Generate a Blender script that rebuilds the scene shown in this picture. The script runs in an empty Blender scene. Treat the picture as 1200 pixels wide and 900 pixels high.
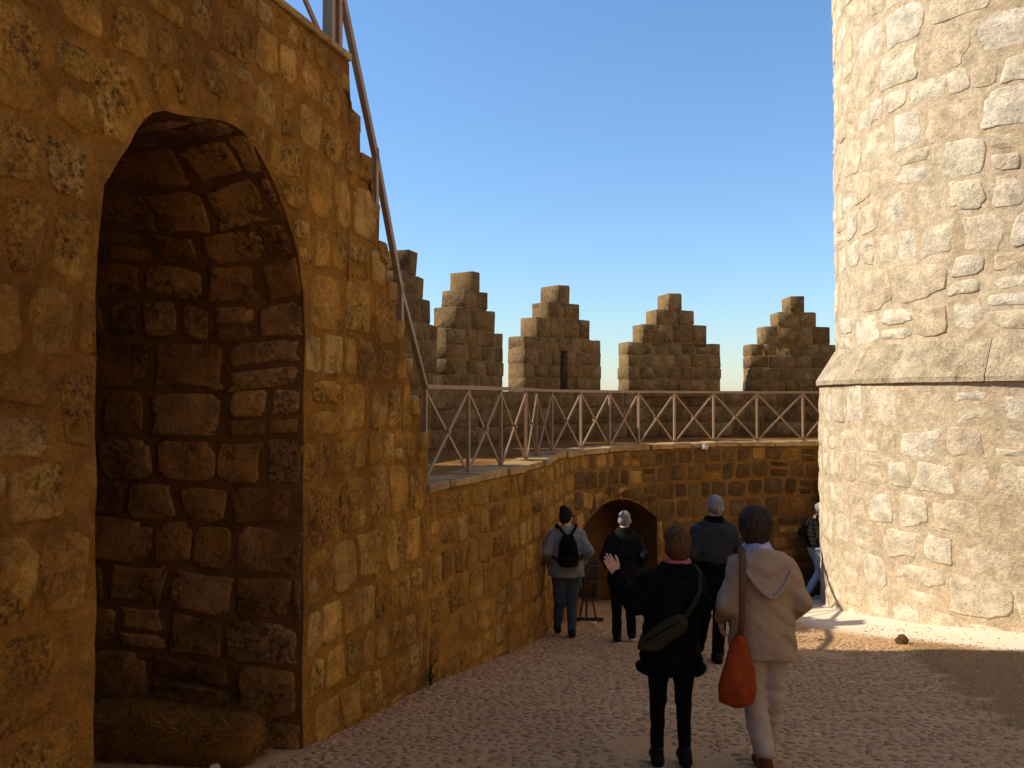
import bpy, math, random
import numpy as np
from mathutils import Vector, noise

# ------------------------------------------------------------------ camera, sky, sun, exposure
SC = bpy.context.scene
COL = SC.collection
CAM_Z = 1.72
cam_d = bpy.data.cameras.new("camera"); cam = bpy.data.objects.new("camera", cam_d); COL.objects.link(cam)
cam.location = (0, 0, CAM_Z); cam.rotation_euler = (math.radians(90.97), 0, 0)
cam_d.lens = 30.0; cam_d.sensor_width = 36.0; cam_d.clip_start = 0.05; cam_d.clip_end = 9000
SC.camera = cam

SUN_EL = math.radians(39.5)
SUN_AZ = math.atan2(-1.0, 0.07)          # compass angle from +Y towards +X
TO_SUN = Vector((math.sin(SUN_AZ) * math.cos(SUN_EL), math.cos(SUN_AZ) * math.cos(SUN_EL), math.sin(SUN_EL)))
W = bpy.data.worlds.new("World"); SC.world = W; W.use_nodes = True
wn = W.node_tree.nodes; wl = W.node_tree.links
sky_t = wn.new("ShaderNodeTexSky"); sky_t.sky_type = 'NISHITA'; sky_t.sun_disc = False
sky_t.sun_elevation = SUN_EL; sky_t.sun_rotation = SUN_AZ
sky_t.altitude = 800; sky_t.air_density = 1.52; sky_t.dust_density = 0.5; sky_t.ozone_density = 9.0
wl.new(sky_t.outputs[0], wn["Background"].inputs[0]); wn["Background"].inputs[1].default_value = 0.15
sun_d = bpy.data.lights.new("sun", 'SUN'); sun_d.energy = 5.0; sun_d.angle = math.radians(0.5); sun_d.color = (1.0, 0.91, 0.76)
sun = bpy.data.objects.new("sun", sun_d); COL.objects.link(sun)
sun.rotation_euler = TO_SUN.to_track_quat('Z', 'Y').to_euler(); sun.location = (-20, 3, 20)
SC.view_settings.view_transform = 'Standard'; SC.view_settings.look = 'None'
SC.view_settings.exposure = 0.32; SC.view_settings.gamma = 1.0; SC.view_settings.use_curve_mapping = False

# ------------------------------------------------------------------ helpers
def new_mesh(name, verts, faces, smooth=True, rnd=None):
    me = bpy.data.meshes.new(name)
    me.from_pydata([tuple(v) for v in verts], [], [tuple(f) for f in faces])
    if smooth:
        me.polygons.foreach_set("use_smooth", [True] * len(me.polygons))
    if rnd is not None:
        at = me.attributes.new("rnd", 'FLOAT', 'POINT')
        at.data.foreach_set("value", rnd if hasattr(rnd, '__len__') else [rnd] * len(me.vertices))
    me.update()
    return me

def link(name, me, mat=None, parent=None, loc=(0, 0, 0)):
    o = bpy.data.objects.new(name, me); COL.objects.link(o); o.location = loc
    if mat is not None and me is not None and not me.materials: me.materials.append(mat)
    if parent is not None: o.parent = parent
    return o

def mesh_obj(name, verts, faces, mat, parent=None, smooth=True, rnd=None, centre=True):
    """one mesh object; its origin is put at the middle of its vertices"""
    if centre:
        a = np.array([tuple(v) for v in verts], dtype=float); c = a.mean(0)
        base = Vector(c)
        verts = a - c
        loc = base - (parent.location if parent is not None and parent.parent is None else
                      (parent.location + parent.parent.location if parent is not None else Vector((0, 0, 0))))
    else:
        loc = (0, 0, 0)
    return link(name, new_mesh(name, verts, faces, smooth, rnd), mat, parent, loc)

def empty(name, loc=(0, 0, 0), parent=None):
    o = bpy.data.objects.new(name, None); COL.objects.link(o); o.location = loc; o.empty_display_size = 0.2
    if parent is not None: o.parent = parent
    return o

def tag(o, label=None, cat=None, group=None, kind=None):
    if label: o["label"] = label
    if cat: o["category"] = cat
    if group: o["group"] = group
    if kind: o["kind"] = kind
    return o

class Geo:
    """collects shapes for one mesh"""
    def __init__(s): s.v = []; s.f = []; s.r = []
    def add(s, v, f, r=0.5):
        n = len(s.v); s.v += [tuple(p) for p in v]; s.f += [tuple(i + n for i in q) for q in f]; s.r += [r] * len(v)
    def obj(s, name, mat, parent=None, smooth=True, centre=True):
        return mesh_obj(name, s.v, s.f, mat, parent, smooth, s.r, centre)

def bar(a, b, w, h, up=(0, 0, 1)):
    a, b, up = Vector(a), Vector(b), Vector(up)
    d = (b - a).normalized(); x = d.cross(up).normalized(); y = x.cross(d).normalized()
    v = []
    for p in (a, b):
        for sx, sy in ((-1, -1), (1, -1), (1, 1), (-1, 1)): v.append(p + x * (sx * w / 2) + y * (sy * h / 2))
    return v, [(0, 3, 2, 1), (4, 5, 6, 7), (0, 1, 5, 4), (1, 2, 6, 5), (2, 3, 7, 6), (3, 0, 4, 7)]

def tube(pts, rad, n=8):
    pts = [Vector(p) for p in pts]; v = []; f = []
    for i, p in enumerate(pts):
        d = (pts[min(i + 1, len(pts) - 1)] - pts[max(i - 1, 0)]).normalized()
        x = d.cross(Vector((0.13, 0.37, 1))).normalized(); y = d.cross(x)
        r = rad[i] if hasattr(rad, '__len__') else rad
        for k in range(n):
            a = 2 * math.pi * k / n; v.append(p + x * (math.cos(a) * r) + y * (math.sin(a) * r))
    for i in range(len(pts) - 1):
        for k in range(n):
            f.append((i * n + k, i * n + (k + 1) % n, (i + 1) * n + (k + 1) % n, (i + 1) * n + k))
    f.append(tuple(range(n))[::-1]); f.append(tuple(range((len(pts) - 1) * n, len(pts) * n)))
    return v, f

def cbox(x0, x1, y0, y1, z0, z1, ch, jit=0.0, rng=random, fn=None):
    """box with chamfered edges and uneven corners; fn maps (x, y, z) into the place"""
    X = (x0, x1); Y = (y0, y1); Z = (z0, z1); v = []; idx = {}
    for i in (0, 1):
        for j in (0, 1):
            for k in (0, 1):
                sx, sy, sz = 1 - 2 * i, 1 - 2 * j, 1 - 2 * k
                jx, jy, jz = (rng.uniform(-jit, jit) for _ in range(3))
                c = ch * rng.uniform(0.6, 1.7)
                p = (X[i] + jx, Y[j] + jy, Z[k] + jz)
                idx[i, j, k] = len(v)
                v += [(p[0], p[1] + sy * c, p[2] + sz * c), (p[0] + sx * c, p[1], p[2] + sz * c), (p[0] + sx * c, p[1] + sy * c, p[2])]
    I = lambda i, j, k, a: idx[i, j, k] + a
    f = []
    f.append([I(0, 0, 0, 0), I(0, 0, 1, 0), I(0, 1, 1, 0), I(0, 1, 0, 0)]); f.append([I(1, 0, 0, 0), I(1, 1, 0, 0), I(1, 1, 1, 0), I(1, 0, 1, 0)])
    f.append([I(0, 0, 0, 1), I(1, 0, 0, 1), I(1, 0, 1, 1), I(0, 0, 1, 1)]); f.append([I(0, 1, 0, 1), I(0, 1, 1, 1), I(1, 1, 1, 1), I(1, 1, 0, 1)])
    f.append([I(0, 0, 0, 2), I(0, 1, 0, 2), I(1, 1, 0, 2), I(1, 0, 0, 2)]); f.append([I(0, 0, 1, 2), I(1, 0, 1, 2), I(1, 1, 1, 2), I(0, 1, 1, 2)])
    for a in (0, 1):
        for b in (0, 1):
            q = [I(0, a, b, 1), I(0, a, b, 2), I(1, a, b, 2), I(1, a, b, 1)]; f.append(q if (a + b) % 2 == 0 else q[::-1])
            q = [I(a, 0, b, 0), I(a, 1, b, 0), I(a, 1, b, 2), I(a, 0, b, 2)]; f.append(q if (a + b) % 2 == 0 else q[::-1])
            q = [I(a, b, 0, 0), I(a, b, 0, 1), I(a, b, 1, 1), I(a, b, 1, 0)]; f.append(q if (a + b) % 2 == 0 else q[::-1])
    for i in (0, 1):
        for j in (0, 1):
            for k in (0, 1):
                q = [I(i, j, k, 0), I(i, j, k, 1), I(i, j, k, 2)]; f.append(q[::-1] if (i + j + k) % 2 == 0 else q)
    if fn: v = [fn(*p) for p in v]
    return v, f

# ------------------------------------------------------------------ materials
class NT:
    def __init__(s, name):
        s.m = bpy.data.materials.new(name); s.m.use_nodes = True
        s.n = s.m.node_tree.nodes; s.l = s.m.node_tree.links; s.b = s.n["Principled BSDF"]
        s.pos = s.n.new("ShaderNodeNewGeometry").outputs["Position"]
    def noise(s, scale, detail=4, rough=0.6, vec=None, out="Fac", dist=0.0):
        t = s.n.new("ShaderNodeTexNoise"); t.inputs["Scale"].default_value = scale; t.inputs["Detail"].default_value = detail
        t.inputs["Roughness"].default_value = rough; t.inputs["Distortion"].default_value = dist
        s.l.new(vec or s.pos, t.inputs["Vector"]); return t.outputs[out]
    def voro(s, scale, vec=None, out="Distance"):
        t = s.n.new("ShaderNodeTexVoronoi"); t.inputs["Scale"].default_value = scale
        s.l.new(vec or s.pos, t.inputs["Vector"]); return t.outputs[out]
    def attr(s, name="rnd"):
        t = s.n.new("ShaderNodeAttribute"); t.attribute_name = name; return t.outputs["Fac"]
    def ramp(s, fac, stops):
        t = s.n.new("ShaderNodeValToRGB"); e = t.color_ramp.elements
        while len(e) < len(stops): e.new(0.5)
        for i, (p, c) in enumerate(stops):
            e[i].position = p; e[i].color = (*c, 1) if hasattr(c, '__len__') else (c, c, c, 1)
        s.l.new(fac, t.inputs[0]); return t.outputs[0]
    def mix(s, fac, a, b, mode='MIX'):
        t = s.n.new("ShaderNodeMix"); t.data_type = 'RGBA'; t.blend_type = mode
        for k, v in ((0, fac), (6, a), (7, b)):
            if isinstance(v, (int, float)): t.inputs[k].default_value = v if k == 0 else (v, v, v, 1)
            elif isinstance(v, tuple): t.inputs[k].default_value = (*v, 1)
            else: s.l.new(v, t.inputs[k])
        return t.outputs[2]
    def math(s, op, a, b=0.0):
        t = s.n.new("ShaderNodeMath"); t.operation = op
        for k, v in ((0, a), (1, b)):
            if isinstance(v, (int, float)): t.inputs[k].default_value = v
            else: s.l.new(v, t.inputs[k])
        return t.outputs[0]
    def offset_pos(s, amount=37.0):
        """position shifted by the piece's own random number, so no pattern runs across joints"""
        t = s.n.new("ShaderNodeVectorMath"); t.operation = 'MULTIPLY_ADD'
        c = s.n.new("ShaderNodeCombineXYZ")
        a = s.attr()
        for i in range(3): s.l.new(a, c.inputs[i])
        s.l.new(c.outputs[0], t.inputs[0]); t.inputs[1].default_value = (amount, amount * 1.7, amount * 0.6)
        s.l.new(s.pos, t.inputs[2]); return t.outputs[0]
    def bump(s, h, dist=0.01, strength=1.0, prev=None):
        t = s.n.new("ShaderNodeBump"); t.inputs["Distance"].default_value = dist; t.inputs["Strength"].default_value = strength
        s.l.new(h, t.inputs["Height"])
        if prev is not None: s.l.new(prev, t.inputs["Normal"])
        return t.outputs[0]
    def done(s, col, rough=0.9, normal=None, spec=0.2, metal=0.0):
        if isinstance(col, tuple): s.b.inputs["Base Color"].default_value = (*col, 1)
        else: s.l.new(col, s.b.inputs["Base Color"])
        s.b.inputs["Roughness"].default_value = rough; s.b.inputs["Specular IOR Level"].default_value = spec
        s.b.inputs["Metallic"].default_value = metal
        if normal is not None: s.l.new(normal, s.b.inputs["Normal"])
        return s.m

def stone_mat(name, cols, lichen, lich_amt, bump=0.02, pit=0.012, scale=1.0, pale=None, pale_amt=0.62, pit_shade=0.85, fine=0.72, big=0.0):
    t = NT(name); p = t.offset_pos()
    base = t.ramp(t.attr(), [(i / max(1, len(cols) - 1), c) for i, c in enumerate(cols)])
    n1 = t.noise(5 * scale, 8, 0.62, p); n2 = t.noise(30 * scale, 6, 0.7, p); n3 = t.noise(2.2 * scale, 3, 0.5, p)
    v = t.ramp(n1, [(0.3, 0.62), (0.7, 1.28)])
    c = t.mix(1.0, base, v, 'MULTIPLY')
    c = t.mix(1.0, c, t.ramp(n2, [(0.3, 0.72), (0.72, 1.22)]), 'MULTIPLY')
    if pale is not None:
        c = t.mix(t.ramp(t.noise(3.1 * scale, 6, 0.65, p), [(pale_amt, 0.0), (pale_amt + 0.1, 0.8)]), c, pale)
    if big: c = t.mix(1.0, c, t.ramp(t.noise(0.85, 5, 0.62), [(0.36, (1 - big * .9, 1 - big, 1 - big * .9)), (0.64, (1 + big * .5, 1 + big * .45, 1 + big * .4))]), 'MULTIPLY')
    lf = t.math('MULTIPLY', t.ramp(n3, [(lich_amt, 0.0), (lich_amt + 0.14, 1.0)]), t.ramp(t.noise(26 * scale, 8, 0.75, p), [(0.44, 0.0), (0.60, 0.9)]))
    c = t.mix(lf, c, lichen)
    pits = t.ramp(t.voro(34 * scale, p), [(0.0, 0.0), (0.33, 1.0)])
    pm = t.ramp(t.noise(7 * scale, 3, 0.5, p), [(0.50, 0.0), (0.62, 1.0)])
    ph = t.mix(pm, 1.0, pits)
    c = t.mix(t.math('MULTIPLY', t.math('SUBTRACT', 1.0, ph), pit_shade), c, t.mix(1.0, c, (.32, .27, .22), 'MULTIPLY'))  # pits also darkened in colour, standing in for their small shadows
    c = t.mix(1.0, c, t.ramp(t.noise(75 * scale, 5, 0.75, p), [(0.36, fine), (0.60, 1.12)]), 'MULTIPLY')
    nb = t.bump(n1, bump * 1.6); nb = t.bump(t.noise(20 * scale, 8, 0.75, p), bump, 1.0, nb); nb = t.bump(ph, pit, 0.9, nb)
    return t.done(c, 0.93, nb, 0.12)

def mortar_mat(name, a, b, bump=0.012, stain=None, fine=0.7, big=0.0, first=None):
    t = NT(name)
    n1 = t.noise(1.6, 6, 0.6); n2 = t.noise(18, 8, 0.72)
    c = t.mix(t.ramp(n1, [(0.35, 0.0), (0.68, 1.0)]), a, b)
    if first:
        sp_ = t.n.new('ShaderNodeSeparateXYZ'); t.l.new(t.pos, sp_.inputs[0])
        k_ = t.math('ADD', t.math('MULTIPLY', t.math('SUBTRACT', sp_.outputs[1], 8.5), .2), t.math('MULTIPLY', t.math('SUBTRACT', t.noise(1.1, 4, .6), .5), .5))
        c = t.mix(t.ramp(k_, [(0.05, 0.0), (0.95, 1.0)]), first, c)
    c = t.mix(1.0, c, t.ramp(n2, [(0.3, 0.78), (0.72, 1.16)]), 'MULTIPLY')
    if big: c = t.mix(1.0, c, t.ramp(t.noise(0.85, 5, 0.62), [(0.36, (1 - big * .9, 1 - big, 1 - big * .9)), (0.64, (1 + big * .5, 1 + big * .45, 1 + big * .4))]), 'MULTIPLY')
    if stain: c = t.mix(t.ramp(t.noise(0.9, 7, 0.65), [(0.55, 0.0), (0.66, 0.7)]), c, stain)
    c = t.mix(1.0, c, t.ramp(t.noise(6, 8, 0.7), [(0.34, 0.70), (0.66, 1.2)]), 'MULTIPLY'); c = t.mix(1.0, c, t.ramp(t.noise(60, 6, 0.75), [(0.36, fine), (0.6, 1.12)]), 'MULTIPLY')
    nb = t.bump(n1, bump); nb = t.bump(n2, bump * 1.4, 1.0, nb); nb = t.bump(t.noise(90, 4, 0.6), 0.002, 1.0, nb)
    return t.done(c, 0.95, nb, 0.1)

def plain_mat(name, col, rough=0.7, var=0.15, scale=20, bump=0.0, spec=0.25, metal=0.0, col2=None):
    t = NT(name); n = t.noise(scale, 5, 0.6)
    c = t.mix(1.0, col, t.ramp(n, [(0.3, 1 - var), (0.7, 1 + var)]), 'MULTIPLY')
    if col2: c = t.mix(t.ramp(t.noise(scale * 0.3, 5, 0.6), [(0.45, 0.0), (0.6, 1.0)]), c, col2)
    nb = t.bump(t.noise(scale * 3, 5, 0.65), bump) if bump else None
    return t.done(c, rough, nb, spec, metal)

M = {}
M['gold'] = stone_mat("golden_stone", [(.46, .235, .044), (.52, .275, .058), (.38, .185, .032), (.55, .315, .08), (.44, .21, .036), (.57, .36, .12)], (.055, .027, .010), 0.465, bump=.018, pit=.014, pale=(.62, .39, .13), pale_amt=0.57, big=.45)
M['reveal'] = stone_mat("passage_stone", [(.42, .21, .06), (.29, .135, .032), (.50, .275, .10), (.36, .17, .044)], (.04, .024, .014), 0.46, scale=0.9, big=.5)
M['gold_mortar'] = mortar_mat("ochre_mortar", (.33, .152, .027), (.39, .188, .038), 0.026, big=.4, stain=(.21, .09, .015))
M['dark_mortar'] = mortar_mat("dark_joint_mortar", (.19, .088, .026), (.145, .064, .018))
M['door_dark'] = mortar_mat('dark_doorway_mortar', (.15, .072, .024), (.11, .052, .016))  # mortar of the recess, darker than the wall around it
M['curve'] = stone_mat("curtain_stone", [(.34, .165, .034), (.41, .21, .05), (.28, .13, .028), (.44, .245, .075), (.35, .16, .03)], (.085, .04, .012), 0.48, bump=.013, pit=.01, pale=(.5, .31, .11), pale_amt=0.64)
M['curve_dark'] = stone_mat('shade_dark_curtain_stone', [(.12, .066, .024), (.165, .092, .033), (.09, .048, .017), (.19, .11, .043)], (.05, .028, .012), 0.48, bump=.013, pit=.01)  # dimmer light on the far wall put into the stone colour
M['curve_mortar'] = mortar_mat('brown_mortar', (.205, .10, .026), (.25, .126, .034), stain=(.135, .065, .018), first=(.36, .17, .032))
M['merlon'] = stone_mat("battlement_stone", [(.28, .18, .083), (.225, .14, .061), (.34, .23, .11), (.255, .158, .066)], (.06, .038, .016), 0.46, bump=0.03, pit=0.02)
M['merlon_mortar'] = mortar_mat("battlement_mortar", (.27, .17, .075), (.20, .125, .052))
M['tower'] = stone_mat("pale_tower_stone", [(.68, .56, .39), (.72, .61, .44), (.64, .52, .35), (.74, .64, .48), (.69, .55, .37), (.62, .47, .30), (.71, .61, .46)], (.46, .35, .23), 0.58, bump=0.012, pit=0.012, fine=.82, pale=(.74, .65, .5), pale_amt=0.6)
M['tower_mortar'] = mortar_mat("tower_lime_mortar", (.60, .455, .285), (.67, .53, .36), 0.016, stain=(.48, .34, .195), fine=0.78)
M['keep'] = mortar_mat('keep_wall_render', (.53, .42, .28), (.59, .47, .32), 0.02)
M['ledge'] = stone_mat("tower_ledge_stone", [(.56, .44, .28), (.60, .48, .32), (.53, .41, .26)], (.24, .18, .11), 0.46, bump=0.02, pit=.014)
M['cobble'] = stone_mat("cobble_stone", [(.51, .315, .165), (.46, .28, .145), (.55, .35, .185), (.43, .26, .14), (.51, .29, .145), (.62, .43, .27)], (.30, .175, .085), 0.56, bump=0.008, pit=0.004, scale=2.5)
M['coping'] = stone_mat("coping_stone", [(.46, .30, .14), (.40, .25, .11), (.50, .34, .17)], (.2, .12, .05), 0.55, bump=0.01)
M['rail'] = plain_mat("painted_steel", (.29, .19, .115), 0.42, 0.12, 14, 0.0006, 0.4)
M['iron'] = plain_mat("rusty_iron", (.05, .035, .028), 0.75, 0.4, 40, 0.001, 0.3, 0.3)
M['white_paint'] = plain_mat("white_paint", (.78, .76, .72), 0.5, 0.05, 12)

# ------------------------------------------------------------------ plan of the place
SLOPE = 0.13
def ground_z(x, y):
    return -SLOPE * max(-14.0, min(45.0, y))

RAIL_PTS = [(-.90, 8.85), (-.50, 9.75), (-.14, 10.70), (.19, 11.65), (.36, 12.6), (.63, 13.52), (1.16, 14.4), (1.72, 15.08),
            (2.32, 15.66), (3.08, 16.2), (3.93, 16.65), (4.85, 16.9), (5.80, 17.02), (6.7, 17.35), (7.4, 17.95), (8.2, 18.8), (9.4, 19.8)]
T0 = Vector((.3004, .9538))
pts = [Vector(RAIL_PTS[0]) - T0 * k for k in (16, 10, 6, 3, 1)] + [Vector(p) for p in RAIL_PTS]
dense = []
for i in range(1, len(pts) - 2):
    p0, p1, p2, p3 = pts[i - 1:i + 3]
    for k in range(24):
        u = k / 24
        dense.append(0.5 * ((2 * p1) + (p2 - p0) * u + (2 * p0 - 5 * p1 + 4 * p2 - p3) * u * u + (3 * p1 - p0 - 3 * p2 + p3) * u ** 3))
D = np.array([tuple(p) for p in dense])
for _ in range(6): D[1:-1] = D[1:-1] * .5 + (D[:-2] + D[2:]) * .25
S = np.concatenate([[0], np.cumsum(np.linalg.norm(np.diff(D, axis=0), axis=1))])
i0 = int(np.argmin(np.linalg.norm(D - np.array(RAIL_PTS[0]), axis=1))); S = S - S[i0]
TG = np.gradient(D, axis=0); TG /= np.linalg.norm(TG, axis=1)[:, None]
S_STR = 1e9
def curve(s, off=0.0):
    """point on the rail line at arc length s, moved off metres into the courtyard, and the courtyard normal"""
    if off < -1.5 and s > S_STR:
        p, n = curve(S_STR, off); return p + Vector((-n.y, n.x, 0)) * (s - S_STR), n
    x = np.interp(s, S, D[:, 0]); y = np.interp(s, S, D[:, 1]); tx = np.interp(s, S, TG[:, 0]); ty = np.interp(s, S, TG[:, 1])
    l = math.hypot(tx, ty); nx, ny = ty / l, -tx / l
    return Vector((x + nx * off, y + ny * off, 0)), Vector((nx, ny, 0))
def px_of(p): return 600 + 1000 * p[0] / p[1]
SGRID = np.linspace(-8, 16, 4801)
def s_at_px(px, off, lo=-8, hi=15):
    best, bs = 1e9, 0
    for s in SGRID:
        if s < lo or s > hi: continue
        p, _ = curve(s, off)
        if p.y < 1: continue
        e = abs(px_of(p) - px)
        if e < best: best, bs = e, s
    return bs
def z_at(py, y): return CAM_Z - (py - 467) / 1000 * y

FACE = 0.22                     # wall face in front of the rail line
WALK_Z = 0.88

def lump(s, z, k=1.0, seed=0.0):
    return (noise.noise(Vector((s * 1.3 + seed, z * 1.3, seed))) * 0.022 + noise.noise(Vector((s * 4.1, z * 4.1 + seed, 7.7))) * 0.009) * k

class WallSurf:
    def __init__(s, off, k=1.0, seed=0.0): s.off = off; s.k = k; s.seed = seed
    def at(s, u, v, d=0.0):
        p, n = curve(u, s.off); q = p + n * (d + lump(u, v, s.k, s.seed)); q.z = v; return q

class FnSurf:
    def __init__(s, fn): s.fn = fn
    def at(s, u, v, d=0.0): return s.fn(u, v, d)

# ------------------------------------------------------------------ masonry
def courses(u0, u1, v0, v1, hr, wr, rng, wob=0.05, split=0.12, skip=0.05):
    """uneven courses of stones as quads in (u, v)"""
    out = []; v = v0; seed = rng.uniform(0, 99); edges = [v0]
    while v < v1 - hr[0] * 0.5:
        v = min(v1, v + rng.uniform(*hr)); edges.append(v)
    def W_(u, v): return noise.noise(Vector((u * 0.9 + seed, v * 0.9, seed))) * wob
    for a, b in zip(edges[:-1], edges[1:]):
        h = b - a; u = u0 - rng.uniform(0, wr[1] * h)
        while u < u1:
            w = h * rng.uniform(*wr); l, r = u, min(u + w, u1 + 0.15); u += w
            if r - l < 0.08 or r < u0: continue
            l = max(l, u0)
            if r - l < 0.07: continue
            if rng.random() < skip: continue
            j = 0.10 * h
            q = [(l + rng.uniform(-j, j), a), (r + rng.uniform(-j, j), a), (r + rng.uniform(-j, j), b), (l + rng.uniform(-j, j), b)]
            q = [(x, y + W_(x, y) + rng.uniform(-j, j) * 0.5) for x, y in q]
            if rng.random() < split and h > 0.26:
                f = rng.uniform(0.4, 0.6)
                ml = (q[0][0] * (1 - f) + q[3][0] * f, q[0][1] * (1 - f) + q[3][1] * f); mr = (q[1][0] * (1 - f) + q[2][0] * f, q[1][1] * (1 - f) + q[2][1] * f)
                out += [[q[0], q[1], mr, ml], [ml, mr, q[2], q[3]]]
            else: out.append(q)
    return out

def stone_mesh(q, surf, rng, proud=0.015, gap=0.03, n=12, power=5.0, rough=0.06, clip=None, deep=0.02, dome=0.006):
    """one stone standing proud of the mortar: rim, shoulder, face"""
    cu = sum(p[0] for p in q) / 4; cv = sum(p[1] for p in q) / 4
    w = 0.5 * (abs(q[1][0] - q[0][0]) + abs(q[2][0] - q[3][0])); h = 0.5 * (abs(q[3][1] - q[0][1]) + abs(q[2][1] - q[1][1]))
    su = max(0.4, 1 - gap / max(w, 0.02)); sv = max(0.4, 1 - gap / max(h, 0.02))
    ph = [rng.uniform(0, 6.28) for _ in range(4)]; am = [rng.uniform(0, rough) for _ in range(4)]
    rim = []
    for k in range(n):
        a = 2 * math.pi * (k + 0.5) / n + rng.uniform(-0.10, 0.10); c, s_ = math.cos(a), math.sin(a)
        x = math.copysign(abs(c) ** (2 / power), c); y = math.copysign(abs(s_) ** (2 / power), s_)
        r = 1 + sum(am[i] * math.sin((i + 2) * a + ph[i]) for i in range(4)) - rough * 0.6 + rng.uniform(-rough, rough) * 0.5
        x = max(-1.04, min(1.04, x * r)) * su; y = max(-1.04, min(1.04, y * r)) * sv
        fx, fy = (x + 1) / 2, (y + 1) / 2
        pu = (q[0][0] * (1 - fx) + q[1][0] * fx) * (1 - fy) + (q[3][0] * (1 - fx) + q[2][0] * fx) * fy
        pv = (q[0][1] * (1 - fx) + q[1][1] * fx) * (1 - fy) + (q[3][1] * (1 - fx) + q[2][1] * fx) * fy
        if clip: pu, pv = clip(pu, pv)
        rim.append((pu, pv))
    cu = sum(p[0] for p in rim) / n; cv = sum(p[1] for p in rim) / n
    m = min(w, h); v = []
    tilt_u, tilt_v = rng.uniform(-1, 1) * 0.02, rng.uniform(-1, 1) * 0.02
    e = min(0.35, 0.022 / max(m, 0.05) * 2)
    for sc, d, jd in ((1.0, -deep, 0.0), (1 - e * 0.45, proud * 0.75, 0.003), (1 - e * 1.3, proud, 0.004), (0.45, proud + dome, 0.006)):
        for pu, pv in rim:
            u_, v_ = cu + (pu - cu) * sc, cv + (pv - cv) * sc
            dd = d + (0 if d < 0 else (u_ - cu) * tilt_u + (v_ - cv) * tilt_v + rng.uniform(-jd, jd))
            v.append(surf.at(u_, v_, dd))
    v.append(surf.at(cu, cv, proud + dome + rng.uniform(-.004, .004)))
    f = []
    for L in range(3):
        for k in range(n): f.append((L * n + k, L * n + (k + 1) % n, (L + 1) * n + (k + 1) % n, (L + 1) * n + k))
    for k in range(n): f.append((3 * n + k, 3 * n + (k + 1) % n, 4 * n))
    return v, f

def lay(quads, surf, parent, mat, rng, name="stone", flip=False, pv=(.45, 1.5), **kw):
    for q in quads:
        kk = dict(kw)
        if 'proud' in kk: kk['proud'] = kk['proud'] * rng.uniform(*pv)
        if 'gap' in kk: kk['gap'] = kk['gap'] * rng.uniform(0.7, 1.5)
        v, f = stone_mesh(q, surf, rng, **kk)
        if flip: f = [t[::-1] for t in f]
        mesh_obj(name, v, f, mat, parent, True, rng.random())

def core_grid(cols, zb, zt, surf, rows, mat, parent, name, extra=None):
    """wall face as a grid between zb(u) and zt(u)"""
    g = Geo(); n = rows + 1
    for u, b, t in cols:
        for r in range(n):
            z = b + (t - b) * r / rows; g.v.append(tuple(surf.at(u, z, 0.0))); g.r.append(0.5)
    for i in range(len(cols) - 1):
        for r in range(rows):
            g.f.append((i * n + r, (i + 1) * n + r, (i + 1) * n + r + 1, i * n + r + 1))
    if extra: extra(g)
    return g

# ================================================================== GROUND
rng = random.Random(5)
TW_C = Vector((9.36, 14.19)); TW_R, TW_R2 = 4.0, 3.72
def path_edge(y): return 3.75 + (y - 6.28) * 0.238
def gz(x, y):
    """height of the finished ground"""
    z = ground_z(x, y)
    if 0 < y < 24 and -6 < x < 12:
        z += noise.noise(Vector((x * .8, y * .8, 2))) * 0.018 + noise.noise(Vector((x * 3.1, y * 3.1, 5))) * 0.006
        e = x - path_edge(y)
        if e > 0: z += 0.02 * min(1, e / 0.3) * (1 if y < 12 else 0.5)
        d = math.hypot(x - TW_C.x, y - TW_C.y) - TW_R
        if d < 0.9: z += 0.10 * (1 - max(0, d) / 0.9) ** 2
    return z
gx = np.unique(np.concatenate([[-4000, -1500, -500, -150, -60, -25, -12], np.arange(-5, 9.01, .1), [11, 16, 30, 80, 200, 600, 1600, 4000]]))
gy = np.unique(np.concatenate([[-4000, -1500, -500, -150, -60, -25, -14, -6, 0, 2], np.arange(3.4, 14.01, .1), np.arange(14.2, 20, .25), [24, 32, 45, 80, 200, 600, 1600, 4000]]))
gv = [(x, y, gz(x, y)) for y in gy for x in gx]
nx = len(gx)
gf = [(j * nx + i, j * nx + i + 1, (j + 1) * nx + i + 1, (j + 1) * nx + i) for j in range(len(gy) - 1) for i in range(nx - 1)]
t = NT("courtyard_ground")
sx = t.n.new("ShaderNodeSeparateXYZ"); t.l.new(t.pos, sx.inputs[0])
edge = t.math('SUBTRACT', sx.outputs[0], t.math('ADD', t.math('MULTIPLY', sx.outputs[1], 0.238), 3.75 - 6.28 * .238))
edge = t.math('ADD', edge, t.math('MULTIPLY', t.math('SUBTRACT', t.noise(2.2, 6, .6), 0.5), 1.1))
mask = t.ramp(edge, [(0.0, 0.0), (0.14, 1.0)])
path_c = t.mix(t.ramp(t.noise(3, 6, .6), [(.35, 0.0), (.65, 1.0)]), (.48, .285, .13), (.54, .34, .165))
grav_c = t.mix(t.ramp(t.noise(40, 5, .7), [(.35, 0.0), (.65, 1.0)]), (.25, .14, .05), (.36, .22, .095))
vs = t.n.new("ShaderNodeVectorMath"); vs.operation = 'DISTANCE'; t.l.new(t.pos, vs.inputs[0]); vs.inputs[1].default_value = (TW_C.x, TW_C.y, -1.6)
sand = t.ramp(t.math('MULTIPLY', t.math('ADD', t.math('SUBTRACT', vs.outputs[1], TW_R), t.math('MULTIPLY', t.noise(3, 5, .6), 0.5)), 0.3), [(0.33, 1.0), (0.47, 0.0)])  # pale sand, whitened and spread to paint the sunlit band at the tower foot
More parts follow.
